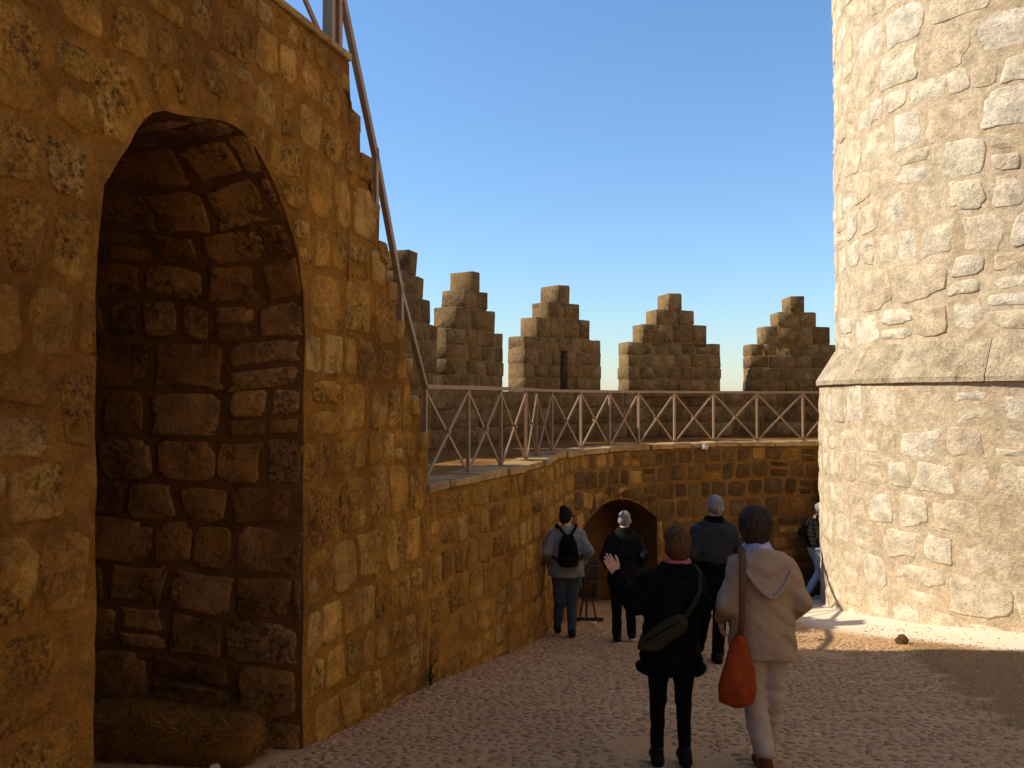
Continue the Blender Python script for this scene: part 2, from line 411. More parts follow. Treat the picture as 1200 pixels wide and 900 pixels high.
c = t.mix(mask, path_c, grav_c); c = t.mix(sand, c, (.72, .60, .44))
nb = t.bump(t.noise(14, 8, .7), .012); nb = t.bump(t.noise(70, 6, .7), .008, 1, nb); nb = t.bump(t.voro(45), .006, 1, nb)
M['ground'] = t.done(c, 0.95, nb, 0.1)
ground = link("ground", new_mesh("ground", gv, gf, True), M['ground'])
tag(ground, kind="structure")

# cobbles of the paved path
def wall_face_x(y):
    k = np.searchsorted(WF_Y, y); k = min(max(k, 0), len(WF_X) - 1); return WF_X[k]
ss = np.linspace(-8, 8, 400); WFP = [curve(s, FACE)[0] for s in ss]
WF_Y = np.array([p.y for p in WFP]); WF_X = np.array([p.x for p in WFP])
cob = []
y = 4.7
while y < 13.6:
    rowh = 0.048 + 0.03 * rng.random(); x = wall_face_x(y) + rng.uniform(0, .1)
    while x < path_edge(y) + rng.uniform(-.25, .05):
        w = rng.uniform(0.05, 0.125)
        if (Vector((x + w / 2, y)) - TW_C).length > TW_R + 1.5 + rng.uniform(-.4, .3) and noise.noise(Vector((x * .9, y * .9, 3.3))) > -0.42 and rng.random() > 0.10: cob.append((x + w / 2, y + rng.uniform(-.02, .02), w, rowh))
        x += w
    y += rowh
def cobble_geo(c, rng):
    x, y, w, h = c; n = 7; v = []; up = rng.uniform(.001, .008); ph = rng.uniform(0, 1); tx, ty = rng.uniform(-.05, .05), rng.uniform(-.05, .05)
    rr = [rng.uniform(.78, 1.08) for _ in range(n)]
    for sc, d in ((1.0, -.012), (.78, up), ):
        for k in range(n):
            a = 6.283 * (k + ph) / n; px, py = math.cos(a) * w * .48 * sc * rr[k], math.sin(a) * h * .47 * sc * rr[k]
            v.append((x + px, y + py, gz(x, y) - SLOPE * py + d + (px * tx + py * ty)))
    v.append((x, y, gz(x, y) + up + .003))
    f = [(k, (k + 1) % n, n + (k + 1) % n, n + k) for k in range(n)] + [(n + k, n + (k + 1) % n, 2 * n) for k in range(n)]
    return v, f
def in_frame(x, y): return abs(x / y) < .62 and 597 + 1720 / y < 915
near = sorted([c for c in cob if in_frame(c[0], c[1])], key=lambda c: c[1] - 6 * c[2] * 1.0)[:300]
near_set = set(near); g = Geo()
for c_ in cob:
    v, f = cobble_geo(c_, rng)
    if c_ in near_set: mesh_obj("cobblestone", v, f, M['cobble'], ground, True, rng.random())
    else: g.add(v, f, rng.random())
tag(g.obj("cobblestones", M['cobble'], ground, True), kind="stuff")
# loose gravel and crumbs
g = Geo()
for _ in range(5200):
    y = rng.uniform(5.4, 12.5); x = path_edge(y) + abs(rng.gauss(0, 1.1)) - .15
    if rng.random() < .22: x = rng.uniform(wall_face_x(y), path_edge(y))
    if (Vector((x, y)) - TW_C).length < TW_R + (1.0 if rng.random() < .8 else .02): continue
    r = rng.uniform(.006, .019) * (1.7 if rng.random() < .05 else 1); a = rng.uniform(0, 6.28); z = gz(x, y)
    v = [(x + math.cos(a + k * 1.57) * r * rng.uniform(.7, 1.2), y + math.sin(a + k * 1.57) * r * rng.uniform(.7, 1.2), z + r * .15) for k in range(4)]
    v += [(x, y, z + r * rng.uniform(.6, 1.0)), (x, y, z - r)]
    g.add(v, [(0, 1, 4), (1, 2, 4), (2, 3, 4), (3, 0, 4), (1, 0, 5), (2, 1, 5), (3, 2, 5), (0, 3, 5)], rng.random())
for _ in range(1500):
    p, n_ = curve(rng.uniform(-3.2, 6.5), FACE + .02 + abs(rng.gauss(0, .09))); x, y = p.x, p.y; r = rng.uniform(.006, .02) * (2 if rng.random() < .06 else 1); z = gz(x, y)
    v = [(x + math.cos(k * 1.57 + x * 9) * r * rng.uniform(.7, 1.2), y + math.sin(k * 1.57 + x * 9) * r * rng.uniform(.7, 1.2), z + r * .15) for k in range(4)] + [(x, y, z + r * rng.uniform(.6, 1.0)), (x, y, z - r)]
    g.add(v, [(0, 1, 4), (1, 2, 4), (2, 3, 4), (3, 0, 4), (1, 0, 5), (2, 1, 5), (3, 2, 5), (0, 3, 5)], rng.random())
tag(g.obj("gravel", M['cobble'], ground, False), kind="stuff")

# ================================================================== NEAR WALL WITH BLOCKED ARCH AND STAIR
def s_of_y(y): return (y - 8.85 + FACE * .3004) / .9538     # on the straight part, wall face at depth y
def s_px(px):                                               # wall face seen at photo column px (straight part)
    k = (px - 600) / 1000; p0, n0 = curve(-4, FACE); a = Vector((T0.x, T0.y))
    # p0 + a*m with x = k*y
    m = (k * p0.y - p0.x) / (a.x - k * a.y); return -4 + m
def y_px(px): return curve(s_px(px), FACE)[0].y
TOP = z_at(70, y_px(408))
steps = [(408, 130), (421, 180), (434, 237), (443, 285), (453.5, 331), (463, 377), (472.5, 421), (481, 465), (490, 508)]
prof = [(-9.0, TOP)]
for px, py in steps:
    s_ = s_px(px); z_ = z_at(py, y_px(px + 4)); prof += [(s_ - .0005, prof[-1][1]), (s_ + .0005, z_)]
S_END = s_px(501); prof.append((S_END, prof[-1][1]))
def top_z(s):
    return float(np.interp(s, [p[0] for p in prof], [p[1] for p in prof]))
A0, A1 = s_px(113), s_px(356); AC = (A0 + A1) / 2; AR = (A1 - A0) / 2; A_SPRING = 2.45
def jamb(z, seed): return noise.noise(Vector((z * 2.1, seed, 0))) * .028 + noise.noise(Vector((z * 7.0, seed, 3))) * .014
JZ = [-1.3 + .15 * i for i in range(25)]
# outline of the opening measured on the wall, right foot over the crown to the left foot
ARCH = [(A1 + jamb(z, 5), z) for z in JZ] + [(s_px(x), z_at(y, y_px(x))) for x, y in ((355, 340), (351, 305), (345, 281), (334, 245), (322, 218), (312, 196), (298, 172), (284, 153), (262, 141), (240, 137), (215, 134), (192, 128), (176, 131), (165, 138), (152, 160), (141, 182), (128, 204), (118, 225))] + [(A0 + jamb(z, 9), z) for z in [A_SPRING] + JZ[::-1]]
ARCH = [p for a_, b_ in zip(ARCH[:-1], ARCH[1:]) for p in ([a_] if a_[1] < A_SPRING + .05 or b_[1] < A_SPRING + .05 else [a_, ((a_[0] + b_[0]) / 2 + .035 * noise.noise(Vector((a_[0] * 9, a_[1] * 9, 1))), (a_[1] + b_[1]) / 2 + .05 * noise.noise(Vector((a_[0] * 9, a_[1] * 9, 8))))])] + [ARCH[-1]]
AQ = np.concatenate([[0], np.cumsum([math.hypot(b[0] - a[0], b[1] - a[1]) for a, b in zip(ARCH[:-1], ARCH[1:])])])
_up = [(s, z) for s, z in ARCH if z >= A_SPRING]
A0T, A1T = min(p[0] for p in _up), max(p[0] for p in _up)
_sorted = sorted(_up)
def arch_z(s):
    return float(np.interp(s, [p[0] for p in _sorted], [p[1] for p in _sorted]))
def arch_r(ang):
    """radius of the opening seen from the middle of its spring line"""
    t_ = sorted((math.atan2(z - A_SPRING, s - AC), math.hypot(s - AC, z - A_SPRING)) for s, z in _up)
    return float(np.interp(ang, [a for a, _ in t_], [r for _, r in t_]))

near_wall = empty("castle_wall", (curve(-3, FACE)[0].x, curve(-3, FACE)[0].y, 0))
tag(near_wall, "tall golden rubble wall with blocked arched passage and stepped stair edge at left", "wall", kind="thing")
wsurf = WallSurf(FACE, 1.0, 3.0)
us = sorted(set(list(np.arange(-9, S_END, .12)) + [p[0] for p in prof] + [A0, A1] + [AC + AR * math.cos(a) for a in np.linspace(0.02, math.pi - .02, 25)]))
g = Geo()
ROWS = 40
def strip(cols):
    base = len(g.v); n = ROWS + 1
    for u, b, t_ in cols:
        for r in range(n):
            z = b + (t_ - b) * r / ROWS; u2 = u
            if wsurf.seed == 3.0 and z < A_SPRING and b < 0: u2 = u + (jamb(z, 9) if abs(u - A0) < 1e-6 else jamb(z, 5) if abs(u - A1) < 1e-6 else 0)
            g.v.append(tuple(wsurf.at(u2, z))); g.r.append(.5)
    for i in range(len(cols) - 1):
        for r in range(ROWS): g.f.append((base + i * n + r, base + (i + 1) * n + r, base + (i + 1) * n + r + 1, base + i * n + r + 1))
gb = lambda u: ground_z(0, curve(u, FACE)[0].y) - .25
strip([(u, gb(u), top_z(u)) for u in us if u <= A0 + 1e-6])
strip([(u, arch_z(u) or A_SPRING, top_z(u)) for u in us if A0 - 1e-6 <= u <= A1 + 1e-6])
strip([(u, gb(u), top_z(u)) for u in us if u >= A1 - 1e-6])
# top of the wall and stair treads running back from the face
sp = [(-9, TOP)] + prof[1:]
for (sa, za), (sb, zb_) in zip(sp[:-1], sp[1:]):
    T = 9.0 if sb <= s_px(408) + .001 else 1.6
    k = 14 if sb - sa > .5 else 1
    for j in range(k):
        a_, b_ = sa + (sb - sa) * j / k, sa + (sb - sa) * (j + 1) / k
        za_, zb2 = za + (zb_ - za) * j / k, za + (zb_ - za) * (j + 1) / k
        pa, na = curve(a_, FACE); pb, nb_ = curve(b_, FACE)
        q = [pa + Vector((0, 0, za_)) + na * lump(a_, za_, 1, 3), pb + Vector((0, 0, zb2)) + nb_ * lump(b_, zb2, 1, 3), pb - nb_ * T + Vector((0, 0, zb2)), pa - na * T + Vector((0, 0, za_))]
        g.add(q, [(0, 1, 2, 3)])
        g.add([q[3], q[2], q[2] - Vector((0, 0, 7)), q[3] - Vector((0, 0, 7))], [(0, 1, 2, 3)])
# end faces
for s_, T in ((s_px(408) + .0004, 9.0), (S_END, 1.6), (-9, 9)):
    p, n_ = curve(s_, FACE); zt = top_z(s_ - .002)
    g.add([p + Vector((0, 0, -3)), p - n_ * T + Vector((0, 0, -3)), p - n_ * T + Vector((0, 0, zt - .02)), p + Vector((0, 0, zt - .02))], [(0, 1, 2, 3)])
g.obj("mortar_core", M['gold_mortar'], near_wall)

# passage inside the arch, going back along the wall's normal
P_D = 2.5
L0 = float(AQ[len(JZ)])
def prof_q(q):
    """far side of the passage unrolled: q metres up from z = -1.3 along wall then over the vault; returns s, z and inward normal (ds, dz)"""
    q = max(0.0, min(q, AQ[-1])); s_ = float(np.interp(q, AQ, [p[0] for p in ARCH])); z_ = float(np.interp(q, AQ, [p[1] for p in ARCH]))
    qa, qb = max(0, q - .12), min(AQ[-1], q + .12)
    ds = float(np.interp(qb, AQ, [p[0] for p in ARCH]) - np.interp(qa, AQ, [p[0] for p in ARCH])); dz = float(np.interp(qb, AQ, [p[1] for p in ARCH]) - np.interp(qa, AQ, [p[1] for p in ARCH]))
    l = math.hypot(ds, dz); return s_, z_, -dz / l, ds / l
def reveal_at(d, q, h=0.0):
    s_, z_, ns, nz = prof_q(q)
    k = noise.noise(Vector((d * 1.6, q * 1.6, 4.4))) * .035 * min(1, d / .25)
    p, n_ = curve(s_ + ns * (h + k), FACE); r = p - n_ * d; r.z = z_ + nz * (h + k); return r
rsurf = FnSurf(reveal_at)
g = Geo(); QMAX = float(AQ[-1]); nq, nd = 110, 16
def full_q(q):
    return q
for i in range(nq + 1):
    q = QMAX * i / nq
    for j in range(nd + 1):
        d = -.0 + P_D * j / nd
        if q <= QMAX: g.v.append(tuple(reveal_at(d, q)))
        else:
            p, n_ = curve(A0, FACE); z_ = A_SPRING - (q - QMAX); g.v.append((p.x - n_.x * d, p.y - n_.y * d, z_))
        g.r.append(.5)
for i in range(nq):
    for j in range(nd): g.f.append((i * (nd + 1) + j, i * (nd + 1) + j + 1, (i + 1) * (nd + 1) + j + 1, (i + 1) * (nd + 1) + j))
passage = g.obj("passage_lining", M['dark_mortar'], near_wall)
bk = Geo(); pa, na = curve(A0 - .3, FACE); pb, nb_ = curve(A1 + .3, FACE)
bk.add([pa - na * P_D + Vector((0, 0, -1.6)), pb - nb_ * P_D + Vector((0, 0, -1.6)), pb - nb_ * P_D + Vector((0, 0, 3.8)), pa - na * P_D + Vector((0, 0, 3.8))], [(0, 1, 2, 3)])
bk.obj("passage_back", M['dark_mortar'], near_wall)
rng = random.Random(11)
qs = courses(0.0, P_D, 0.35, L0 + AR * 1.75, (.25, .42), (1.0, 2.1), rng, .10, .10, .0)
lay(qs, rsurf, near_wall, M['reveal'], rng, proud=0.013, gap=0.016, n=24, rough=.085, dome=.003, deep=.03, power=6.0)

# face stones
ROW_CLEAR = 0.03
def outside(u, v):
    """keep a point of the face out of the opening and its ring of voussoirs"""
    if v >= A_SPRING:
        dx, dz = u - AC, v - A_SPRING; r = math.hypot(dx, dz); R = arch_r(math.atan2(dz, dx)) + ROW_CLEAR
        if r < R: return AC + dx / max(r, .01) * R, A_SPRING + dz / max(r, .01) * R
    elif A0 - .04 < u < A1 + .04:
        l, r = A0 + jamb(v, 9) - .003, A1 + jamb(v, 5) + .003
        if l < u < r: return (l if u < AC else r), v
    return u, v
def clip_top(u, v):
    u, v = outside(u, v); return u, min(v, top_z(min(u, S_END - .01)) - .015)
qs = courses(-6.3, S_END, -1.25, TOP - .03, (.30, .50), (.58, 1.15), rng, .09, .14, .0)
keep = []
for q in qs:
    cu = sum(p[0] for p in q) / 4; cv = sum(p[1] for p in q) / 4; w = q[1][0] - q[0][0]
    cu = min(cu, S_END - .05)
    if cv > top_z(cu) - .05 or cv < gb(cu) + .1: continue
    if max(p[0] for p in q) > S_END - .01: q = [(min(p[0], S_END - .015), p[1]) for p in q]
    if q[1][0] - q[0][0] < .1: continue
    if A0 + .1 < cu < A1 - .1 and cv < A_SPRING: continue
    if cv > A_SPRING and math.hypot(cu - AC, cv - A_SPRING) < arch_r(math.atan2(cv - A_SPRING, cu - AC)) + .02: continue
    if cv > A_SPRING and .95 < math.atan2(cv - A_SPRING, cu - AC) < 2.3 and math.hypot(cu - AC, cv - A_SPRING) < arch_r(math.atan2(cv - A_SPRING, cu - AC)) + .26: continue
    if A0 - .02 < cu < A1 + .02 and cv < A_SPRING: continue
    keep.append(q)
lay(keep, wsurf, near_wall, M['gold'], rng, proud=0.010, gap=0.034, n=22, rough=.06, clip=clip_top, power=4.8)
# voussoirs round the arch
a = 0.85
while a < 2.35:
    b = a + rng.uniform(.09, .2); ra, rb = arch_r(a), arch_r(b); h_ = rng.uniform(.16, .36)
    q = [(AC + ra * math.cos(a), A_SPRING + ra * math.sin(a)), (AC + (ra + h_) * math.cos(a + .02), A_SPRING + (ra + h_) * math.sin(a + .02)),
         (AC + (rb + h_) * math.cos(b - .02), A_SPRING + (rb + h_) * math.sin(b - .02)), (AC + rb * math.cos(b), A_SPRING + rb * math.sin(b))]
    v, f = stone_mesh(q, wsurf, rng, proud=.012 * rng.uniform(.3, 1.6), gap=.025, n=14, rough=.09, power=4)
    mesh_obj("voussoir", v, f, M['gold'], near_wall, True, rng.random()); a = b
# pale coping slabs on the edge of the upper platform
s_ = -6.2
while s_ < s_px(408) - .05:
    e = min(s_ + rng.uniform(.55, .9), s_px(408))
    fn = lambda x, y, z: (lambda p, n_: Vector((p.x + n_.x * y, p.y + n_.y * y, z)))(*curve(x, FACE))
    v, f = cbox(s_ + .004, e - .004, -.34, .03, TOP + .002, TOP + .055, .006, .004, rng, fn)
    mesh_obj("coping_stone", v, f, M['coping'], near_wall, False, rng.random()); s_ = e
# dark end blocks of the stair steps
for i, (px, py) in enumerate(steps):
    sa = s_px(px); sb = s_px(steps[i + 1][0]) if i + 1 < len(steps) else S_END; z1 = z_at(py, y_px(px + 4))
    fn = lambda x, y, z: (lambda p, n_: Vector((p.x + n_.x * y, p.y + n_.y * y, z)))(*curve(x, FACE))
    v, f = cbox(sa + .012, sb - .0, -1.5, .026, z1 - .16, z1 + .014, .016, .012, rng, fn)
    mesh_obj("step_block", v, f, M['curve'], near_wall, True, rng.random())
# unseen tower added back on the platform to cast shade across the courtyard
UT = Vector((-8.5, 7.9)); g = Geo(); n = 56
for z in (-3, 4, 9, 14.5):
    for k in range(n):
        a = 2 * math.pi * k / n; g.v.append((UT.x + 3.5 * math.cos(a), UT.y + 3.5 * math.sin(a), z)); g.r.append(.5)
for L in range(3):
    for k in range(n): g.f.append((L * n + k, L * n + (k + 1) % n, (L + 1) * n + (k + 1) % n, (L + 1) * n + k))
g.f.append(tuple(range(3 * n, 4 * n)))
g.obj("unseen_tower", M['gold_mortar'], near_wall)

# ================================================================== CURVED WALL UNDER THE WALKWAY
S1 = 14.5
cw = empty("curtain_wall", (curve(4, FACE)[0].x, curve(4, FACE)[0].y, 0))
tag(cw, "low curved rubble wall carrying the railed walkway, with a dark arched doorway", "wall", kind="thing")
csurf = WallSurf(FACE, 1.0, 3.0)
CT = WALK_Z - .09
D0, D1 = s_at_px(681, FACE, 2, 14), s_at_px(770, FACE, 2, 14)
DC, DR = (D0 + D1) / 2, (D1 - D0) / 2
yd = curve(DC, FACE)[0].y; D_CROWN = z_at(585, yd); D_SPRING = D_CROWN - .42
def door_z(s):
    x = (s - DC) / DR; return D_SPRING + .42 * max(0, 1 - abs(x) ** 1.9) + .025 * noise.noise(Vector((s * 5, 1, 4)))
us = sorted(set(list(np.arange(S_END, S1, .12)) + [D0, D1] + [DC + DR * k for k in np.linspace(-.98, .98, 22)]))
g = Geo(); ROWS = 20; wsurf_old = wsurf; wsurf = csurf
strip([(u, gb(u), CT) for u in us if u <= D0 + 1e-6]); strip([(u, door_z(u), CT) for u in us if D0 - 1e-6 <= u <= D1 + 1e-6]); strip([(u, gb(u), CT) for u in us if u >= D1 - 1e-6])
g.obj("mortar_core", M['curve_mortar'], cw)
# doorway recess
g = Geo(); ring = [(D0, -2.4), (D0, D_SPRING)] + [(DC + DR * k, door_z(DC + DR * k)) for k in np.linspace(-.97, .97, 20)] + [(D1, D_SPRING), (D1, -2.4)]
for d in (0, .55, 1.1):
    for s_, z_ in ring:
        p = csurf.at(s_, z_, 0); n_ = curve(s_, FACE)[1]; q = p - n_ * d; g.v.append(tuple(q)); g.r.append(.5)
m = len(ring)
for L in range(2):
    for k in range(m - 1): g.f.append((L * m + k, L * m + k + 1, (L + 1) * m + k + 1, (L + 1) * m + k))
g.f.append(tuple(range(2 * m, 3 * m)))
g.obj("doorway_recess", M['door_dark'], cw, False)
rng = random.Random(21)
def clip_door(u, v):
    if D0 < u < D1 and v < door_z(u) + .02:
        if v > D_SPRING: return u, door_z(u) + .02
        return (D0 - .01 if u < DC else D1 + .01), v
    return u, min(v, CT - .01)
qs = courses(S_END + .03, 12.6, -2.25, CT, (.24, .42), (.7, 1.45), rng, .07, .14, .02)
keep = []
for q in qs:
    cu = sum(p[0] for p in q) / 4; cv = sum(p[1] for p in q) / 4
    if cv < gb(cu) + .15 or (D0 < cu < D1 and cv < door_z(cu)): continue
    q = [(max(p[0], S_END + .015), p[1]) for p in q]
    keep.append(q)
dk = [rng.random() < .06 + .80 * min(1, max(0, (q[0][0] - 4.0) / 4.0)) for q in keep]  # more of the shade-darkened stones towards the far end
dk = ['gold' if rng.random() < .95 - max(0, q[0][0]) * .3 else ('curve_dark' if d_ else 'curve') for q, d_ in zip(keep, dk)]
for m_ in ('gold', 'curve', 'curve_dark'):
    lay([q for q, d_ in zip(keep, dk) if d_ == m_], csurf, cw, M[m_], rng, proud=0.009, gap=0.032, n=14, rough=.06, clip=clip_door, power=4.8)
for k in range(9):          # stones of the low arch
    a0, a1 = -0.95 + k * .211, -0.95 + (k + 1) * .211
    u0, u1 = DC + DR * a0, DC + DR * a1
    q = [(u0, door_z(u0) + .01), (u1, door_z(u1) + .01), (u1 + .06 * a1, door_z(u1) + .24), (u0 + .06 * a0, door_z(u0) + .24)]
    q = [(x_, y_ + (rng.uniform(-.07, .06) if i_ > 1 else 0)) for i_, (x_, y_) in enumerate(q)]
    v, f = stone_mesh(q, csurf, rng, proud=.010, gap=.02, n=14, rough=.08)
    mesh_obj("voussoir", v, f, M['curve_dark'], cw, True, rng.random())
# walkway floor and coping slabs
g = Geo(); us = np.arange(S_END - 1.2, S1, .15)
for u in us:
    for off in (FACE - .35, -.8, -1.5, -2.2):
        p, _ = curve(u, off); g.v.append((p.x, p.y, WALK_Z - .012)); g.r.append(.5)
for i in range(len(us) - 1):
    for j in range(3): g.f.append((i * 4 + j, (i + 1) * 4 + j, (i + 1) * 4 + j + 1, i * 4 + j + 1))
g.obj("walkway_floor", M['curve_mortar'], cw)
s_ = S_END + .01
def bend(off):
    return lambda x, y, z: (lambda p, n_: Vector((p.x + n_.x * y, p.y + n_.y * y, z)))(*curve(x, off))
while s_ < 13.5:
    e = s_ + rng.uniform(.45, .85); dz = rng.uniform(-.012, .012)
    v, f = cbox(s_ + .005, e - .005, -.42 + rng.uniform(-.03, .03), .035 + rng.uniform(-.02, .03), CT + .002 + dz * .2, WALK_Z + .004 + dz, .008, .006, rng, bend(FACE))
    mesh_obj("coping_stone", v, f, M['coping'], cw, False, rng.random()); s_ = e

# ================================================================== BATTLEMENTED PARAPET
PF = -2.10; PT = 0.52; SILL = 1.86
S_STR = s_at_px(872, PF, 4, 13)
par = empty("battlement_wall", (curve(5, PF)[0].x, curve(5, PF)[0].y, WALK_Z))
tag(par, "brown stone parapet with stepped pointed merlons beyond the walkway railing", "wall", kind="thing")
g = Geo(); us = np.arange(-2.6, S1, .2)
ringp = [(PF - .012, WALK_Z - .2), (PF - .012, SILL - .015), (PF - PT + .012, SILL - .015), (PF - PT + .012, -5.5)]
for u in us:
    for off, z in ringp:
        p, _ = curve(u, off); g.v.append((p.x, p.y, z)); g.r.append(.5)
for i in range(len(us) - 1):
    for j in range(3): g.f.append((i * 4 + j, i * 4 + j + 1, (i + 1) * 4 + j + 1, (i + 1) * 4 + j))
g.obj("mortar_core", M['merlon_mortar'], par)
rng = random.Random(31)
z = WALK_Z - .01
for h in (.33, .33, SILL - WALK_Z - .65):
    s_ = -2.6 + rng.uniform(0, .3)
    while s_ < 13.2:
        e = s_ + rng.uniform(.32, .66)
        v, f = cbox(s_ + .005, e - .005, -PT, rng.uniform(-.006, .012), z + .004, z + h - .004, .014, .008, rng, bend(PF))
        mesh_obj("stone_block", v, f, M['merlon'], par, True, rng.random()); s_ = e
    z += h
def merlon(sa, sb, z_top, slit=False, tops=None):
    """stepped merlon on the parapet between arc lengths sa and sb, straight in plan"""
    pa, na = curve(sa, PF); pb, nb_ = curve(sb, PF); w = (pb - pa).length; t_ = (pb - pa).normalized(); n_ = Vector((t_.y, -t_.x, 0))
    mid = (pa + pb) / 2
    o = empty("merlon", Vector((mid.x, mid.y, SILL)) - par.location, par)
    fn = lambda x, y, z: Vector((mid.x + t_.x * x + n_.x * y, mid.y + t_.y * x + n_.y * y, z))
    H = z_top - SILL
    tiers = [(0, .50, 1.0), (.50, .685, .70), (.685, .835, .41), (.835, 1.0, .16)]
    core = Geo()
    for a, b, fr in tiers:
        hw = w * fr / 2; z0, z1 = SILL + H * a, SILL + H * b
        if slit and a == 0:
            core.add(*cbox(-hw + .015, -.10, -PT + .015, -.012, z0, z1 - .012, .004, 0, rng, fn)); core.add(*cbox(.10, hw - .015, -PT + .015, -.012, z0, z1 - .012, .004, 0, rng, fn))
            core.add(*cbox(-.11, .11, -PT + .02, -.25, z0, z1 - .012, .004, 0, rng, fn))
        else: core.add(*cbox(-hw + .015, hw - .015, -PT + .015, -.012, z0 - .1, z1 - .012, .004, 0, rng, fn))
        nc = 4 if a == 0 else 1
        for c_ in range(nc):
            za, zb2 = z0 + (z1 - z0) * c_ / nc, z0 + (z1 - z0) * (c_ + 1) / nc
            k = max(1, round(2 * hw / .38)) + (c_ % 2 if k_odd(hw) else 0)
            cuts = [-hw] + [-hw + 2 * hw * (j + rng.uniform(-.18, .18)) / k for j in range(1, k)] + [hw]
            for l, r in zip(cuts[:-1], cuts[1:]):
                if slit and a == 0 and c_ < 3:
                    if l < 0 < r:
                        for l2, r2 in ((l, -.085), (.085, r)):
                            if r2 - l2 > .06:
                                v, f = cbox(l2 + .004, r2 - .004, -PT, rng.uniform(-.006, .012), za + .004, zb2 - .004, .014, .006, rng, fn); mesh_obj("stone_block", v, f, M['merlon'], o, True, rng.random())
                        continue
                    if l < -.085 < r: r = -.085
                    if l < .085 < r: l = .085
                    if r - l < .05: continue
                er = rng.uniform(-.03, .012) if (l == cuts[0] or r == cuts[-1]) else 0
                v, f = cbox(l + .004 - (er if l == cuts[0] else 0), r - .004 + (er if r == cuts[-1] else 0), -PT + rng.uniform(-.01, .01), rng.uniform(-.008, .012), za + .004, zb2 - .004, .02, .012, rng, fn)
                mesh_obj("stone_block", v, f, M['merlon'], o, True, rng.random())
    core.obj("mortar_core", M['merlon_mortar'], o)
    return o
def k_odd(hw): return hw > .6
for lpx, rpx, ty, tx, slit in ((None, 513, 293, 483, False), (523, 590, 318, 541, False), (614, 705, 336, 648, True), (736, 845, 343, 777, False), (880, 990, 349, 931, False)):
    sb = s_at_px(rpx, PF, -3, 14); sa = sb - 2.0 if lpx is None else s_at_px(lpx, PF, -3, 14)
    merlon(sa, sb, 4.02, slit)
    print("merlon", lpx, rpx, round(sa, 2), round(sb, 2), [round(v, 2) for v in curve((sa + sb) / 2, PF)[0]])
merlon(-3.6, -1.7, 4.02)

# ================================================================== ROUND TOWER ON THE RIGHT
tower = empty("round_tower", (TW_C.x, TW_C.y, -1.8))
tag(tower, "sunlit pale rubble round tower with a sloping stone ledge at right", "tower", kind="thing")
L_Z0, L_Z1 = 1.95, 2.55
def tower_at(rad):
    def fn(u, v, d):
        # u: arc length along the face, growing to the right as seen from the courtyard; starts where the normal points left
        a = math.pi + u / rad
        k = noise.noise(Vector((u * .9, v * .9, 12.1))) * .03 + noise.noise(Vector((u * 3, v * 3, 2.1))) * .012
        r = rad + d + k; return Vector((TW_C.x + r * math.cos(a), TW_C.y + r * math.sin(a), v))
    return FnSurf(fn)
for rad, z0, z1 in ((TW_R, -2.9, L_Z0), (TW_R2, L_Z1 - .05, 13.5)):
    g = Geo(); su = tower_at(rad); nu = 130; nz = int((z1 - z0) / .16); L = 2 * math.pi * rad
    for j in range(nz + 1):
        for i in range(nu):
            u = -L / 2 + L * i / nu; p = su.at(u, z0 + (z1 - z0) * j / nz) if abs(u) < L * .35 else Vector((TW_C.x + rad * math.cos(math.pi + u / rad), TW_C.y + rad * math.sin(math.pi + u / rad), z0 + (z1 - z0) * j / nz))
            g.v.append(tuple(p)); g.r.append(.5)
    for j in range(nz):
        for i in range(nu): g.f.append((j * nu + i, j * nu + (i + 1) % nu, (j + 1) * nu + (i + 1) % nu, (j + 1) * nu + i))
    if z1 > 5: g.f.append(tuple(range(nz * nu, (nz + 1) * nu)))
    g.obj("mortar_core", M['tower_mortar'], tower)
g = Geo()
for a_, b_ in (((9.6, 12.5), (9.6, -13.0)), ((9.6, -13.0), (-9.5, -13.0))):
    a_, b_ = Vector((*a_, 0)), Vector((*b_, 0)); nseg = 26; base = len(g.v)
    for i in range(nseg + 1):
        p = a_ + (b_ - a_) * i / nseg
        for j in range(13): g.v.append((p.x + noise.noise(Vector((i, j, 1))) * .04, p.y + noise.noise(Vector((i, j, 7))) * .04, -2.5 + 15.5 * j / 12)); g.r.append(.5)
    for i in range(nseg):
        for j in range(12): g.f.append((base + i * 13 + j, base + i * 13 + j + 1, base + (i + 1) * 13 + j + 1, base + (i + 1) * 13 + j))
g.obj("keep_wall", M['keep'], tower)
rng = random.Random(41)
qs = courses(-1.9, 4.9, -2.1, L_Z0 - .02, (.36, .62), (.75, 1.6), rng, .16, .2, .03)
lay(qs, tower_at(TW_R), tower, M['tower'], rng, pv=(-1.2, 1.5), proud=0.006, gap=0.03, n=20, rough=.10, power=4.2, dome=.012)
qs = courses(-1.9, 4.6, L_Z1 + .02, 9.4, (.40, .70), (.7, 1.5), rng, .16, .16, .0)
lay(qs, tower_at(TW_R2), tower, M['tower'], rng, pv=(-.5, 1.5), proud=0.009, gap=0.036, n=20, rough=.10, power=4.2, dome=.014)
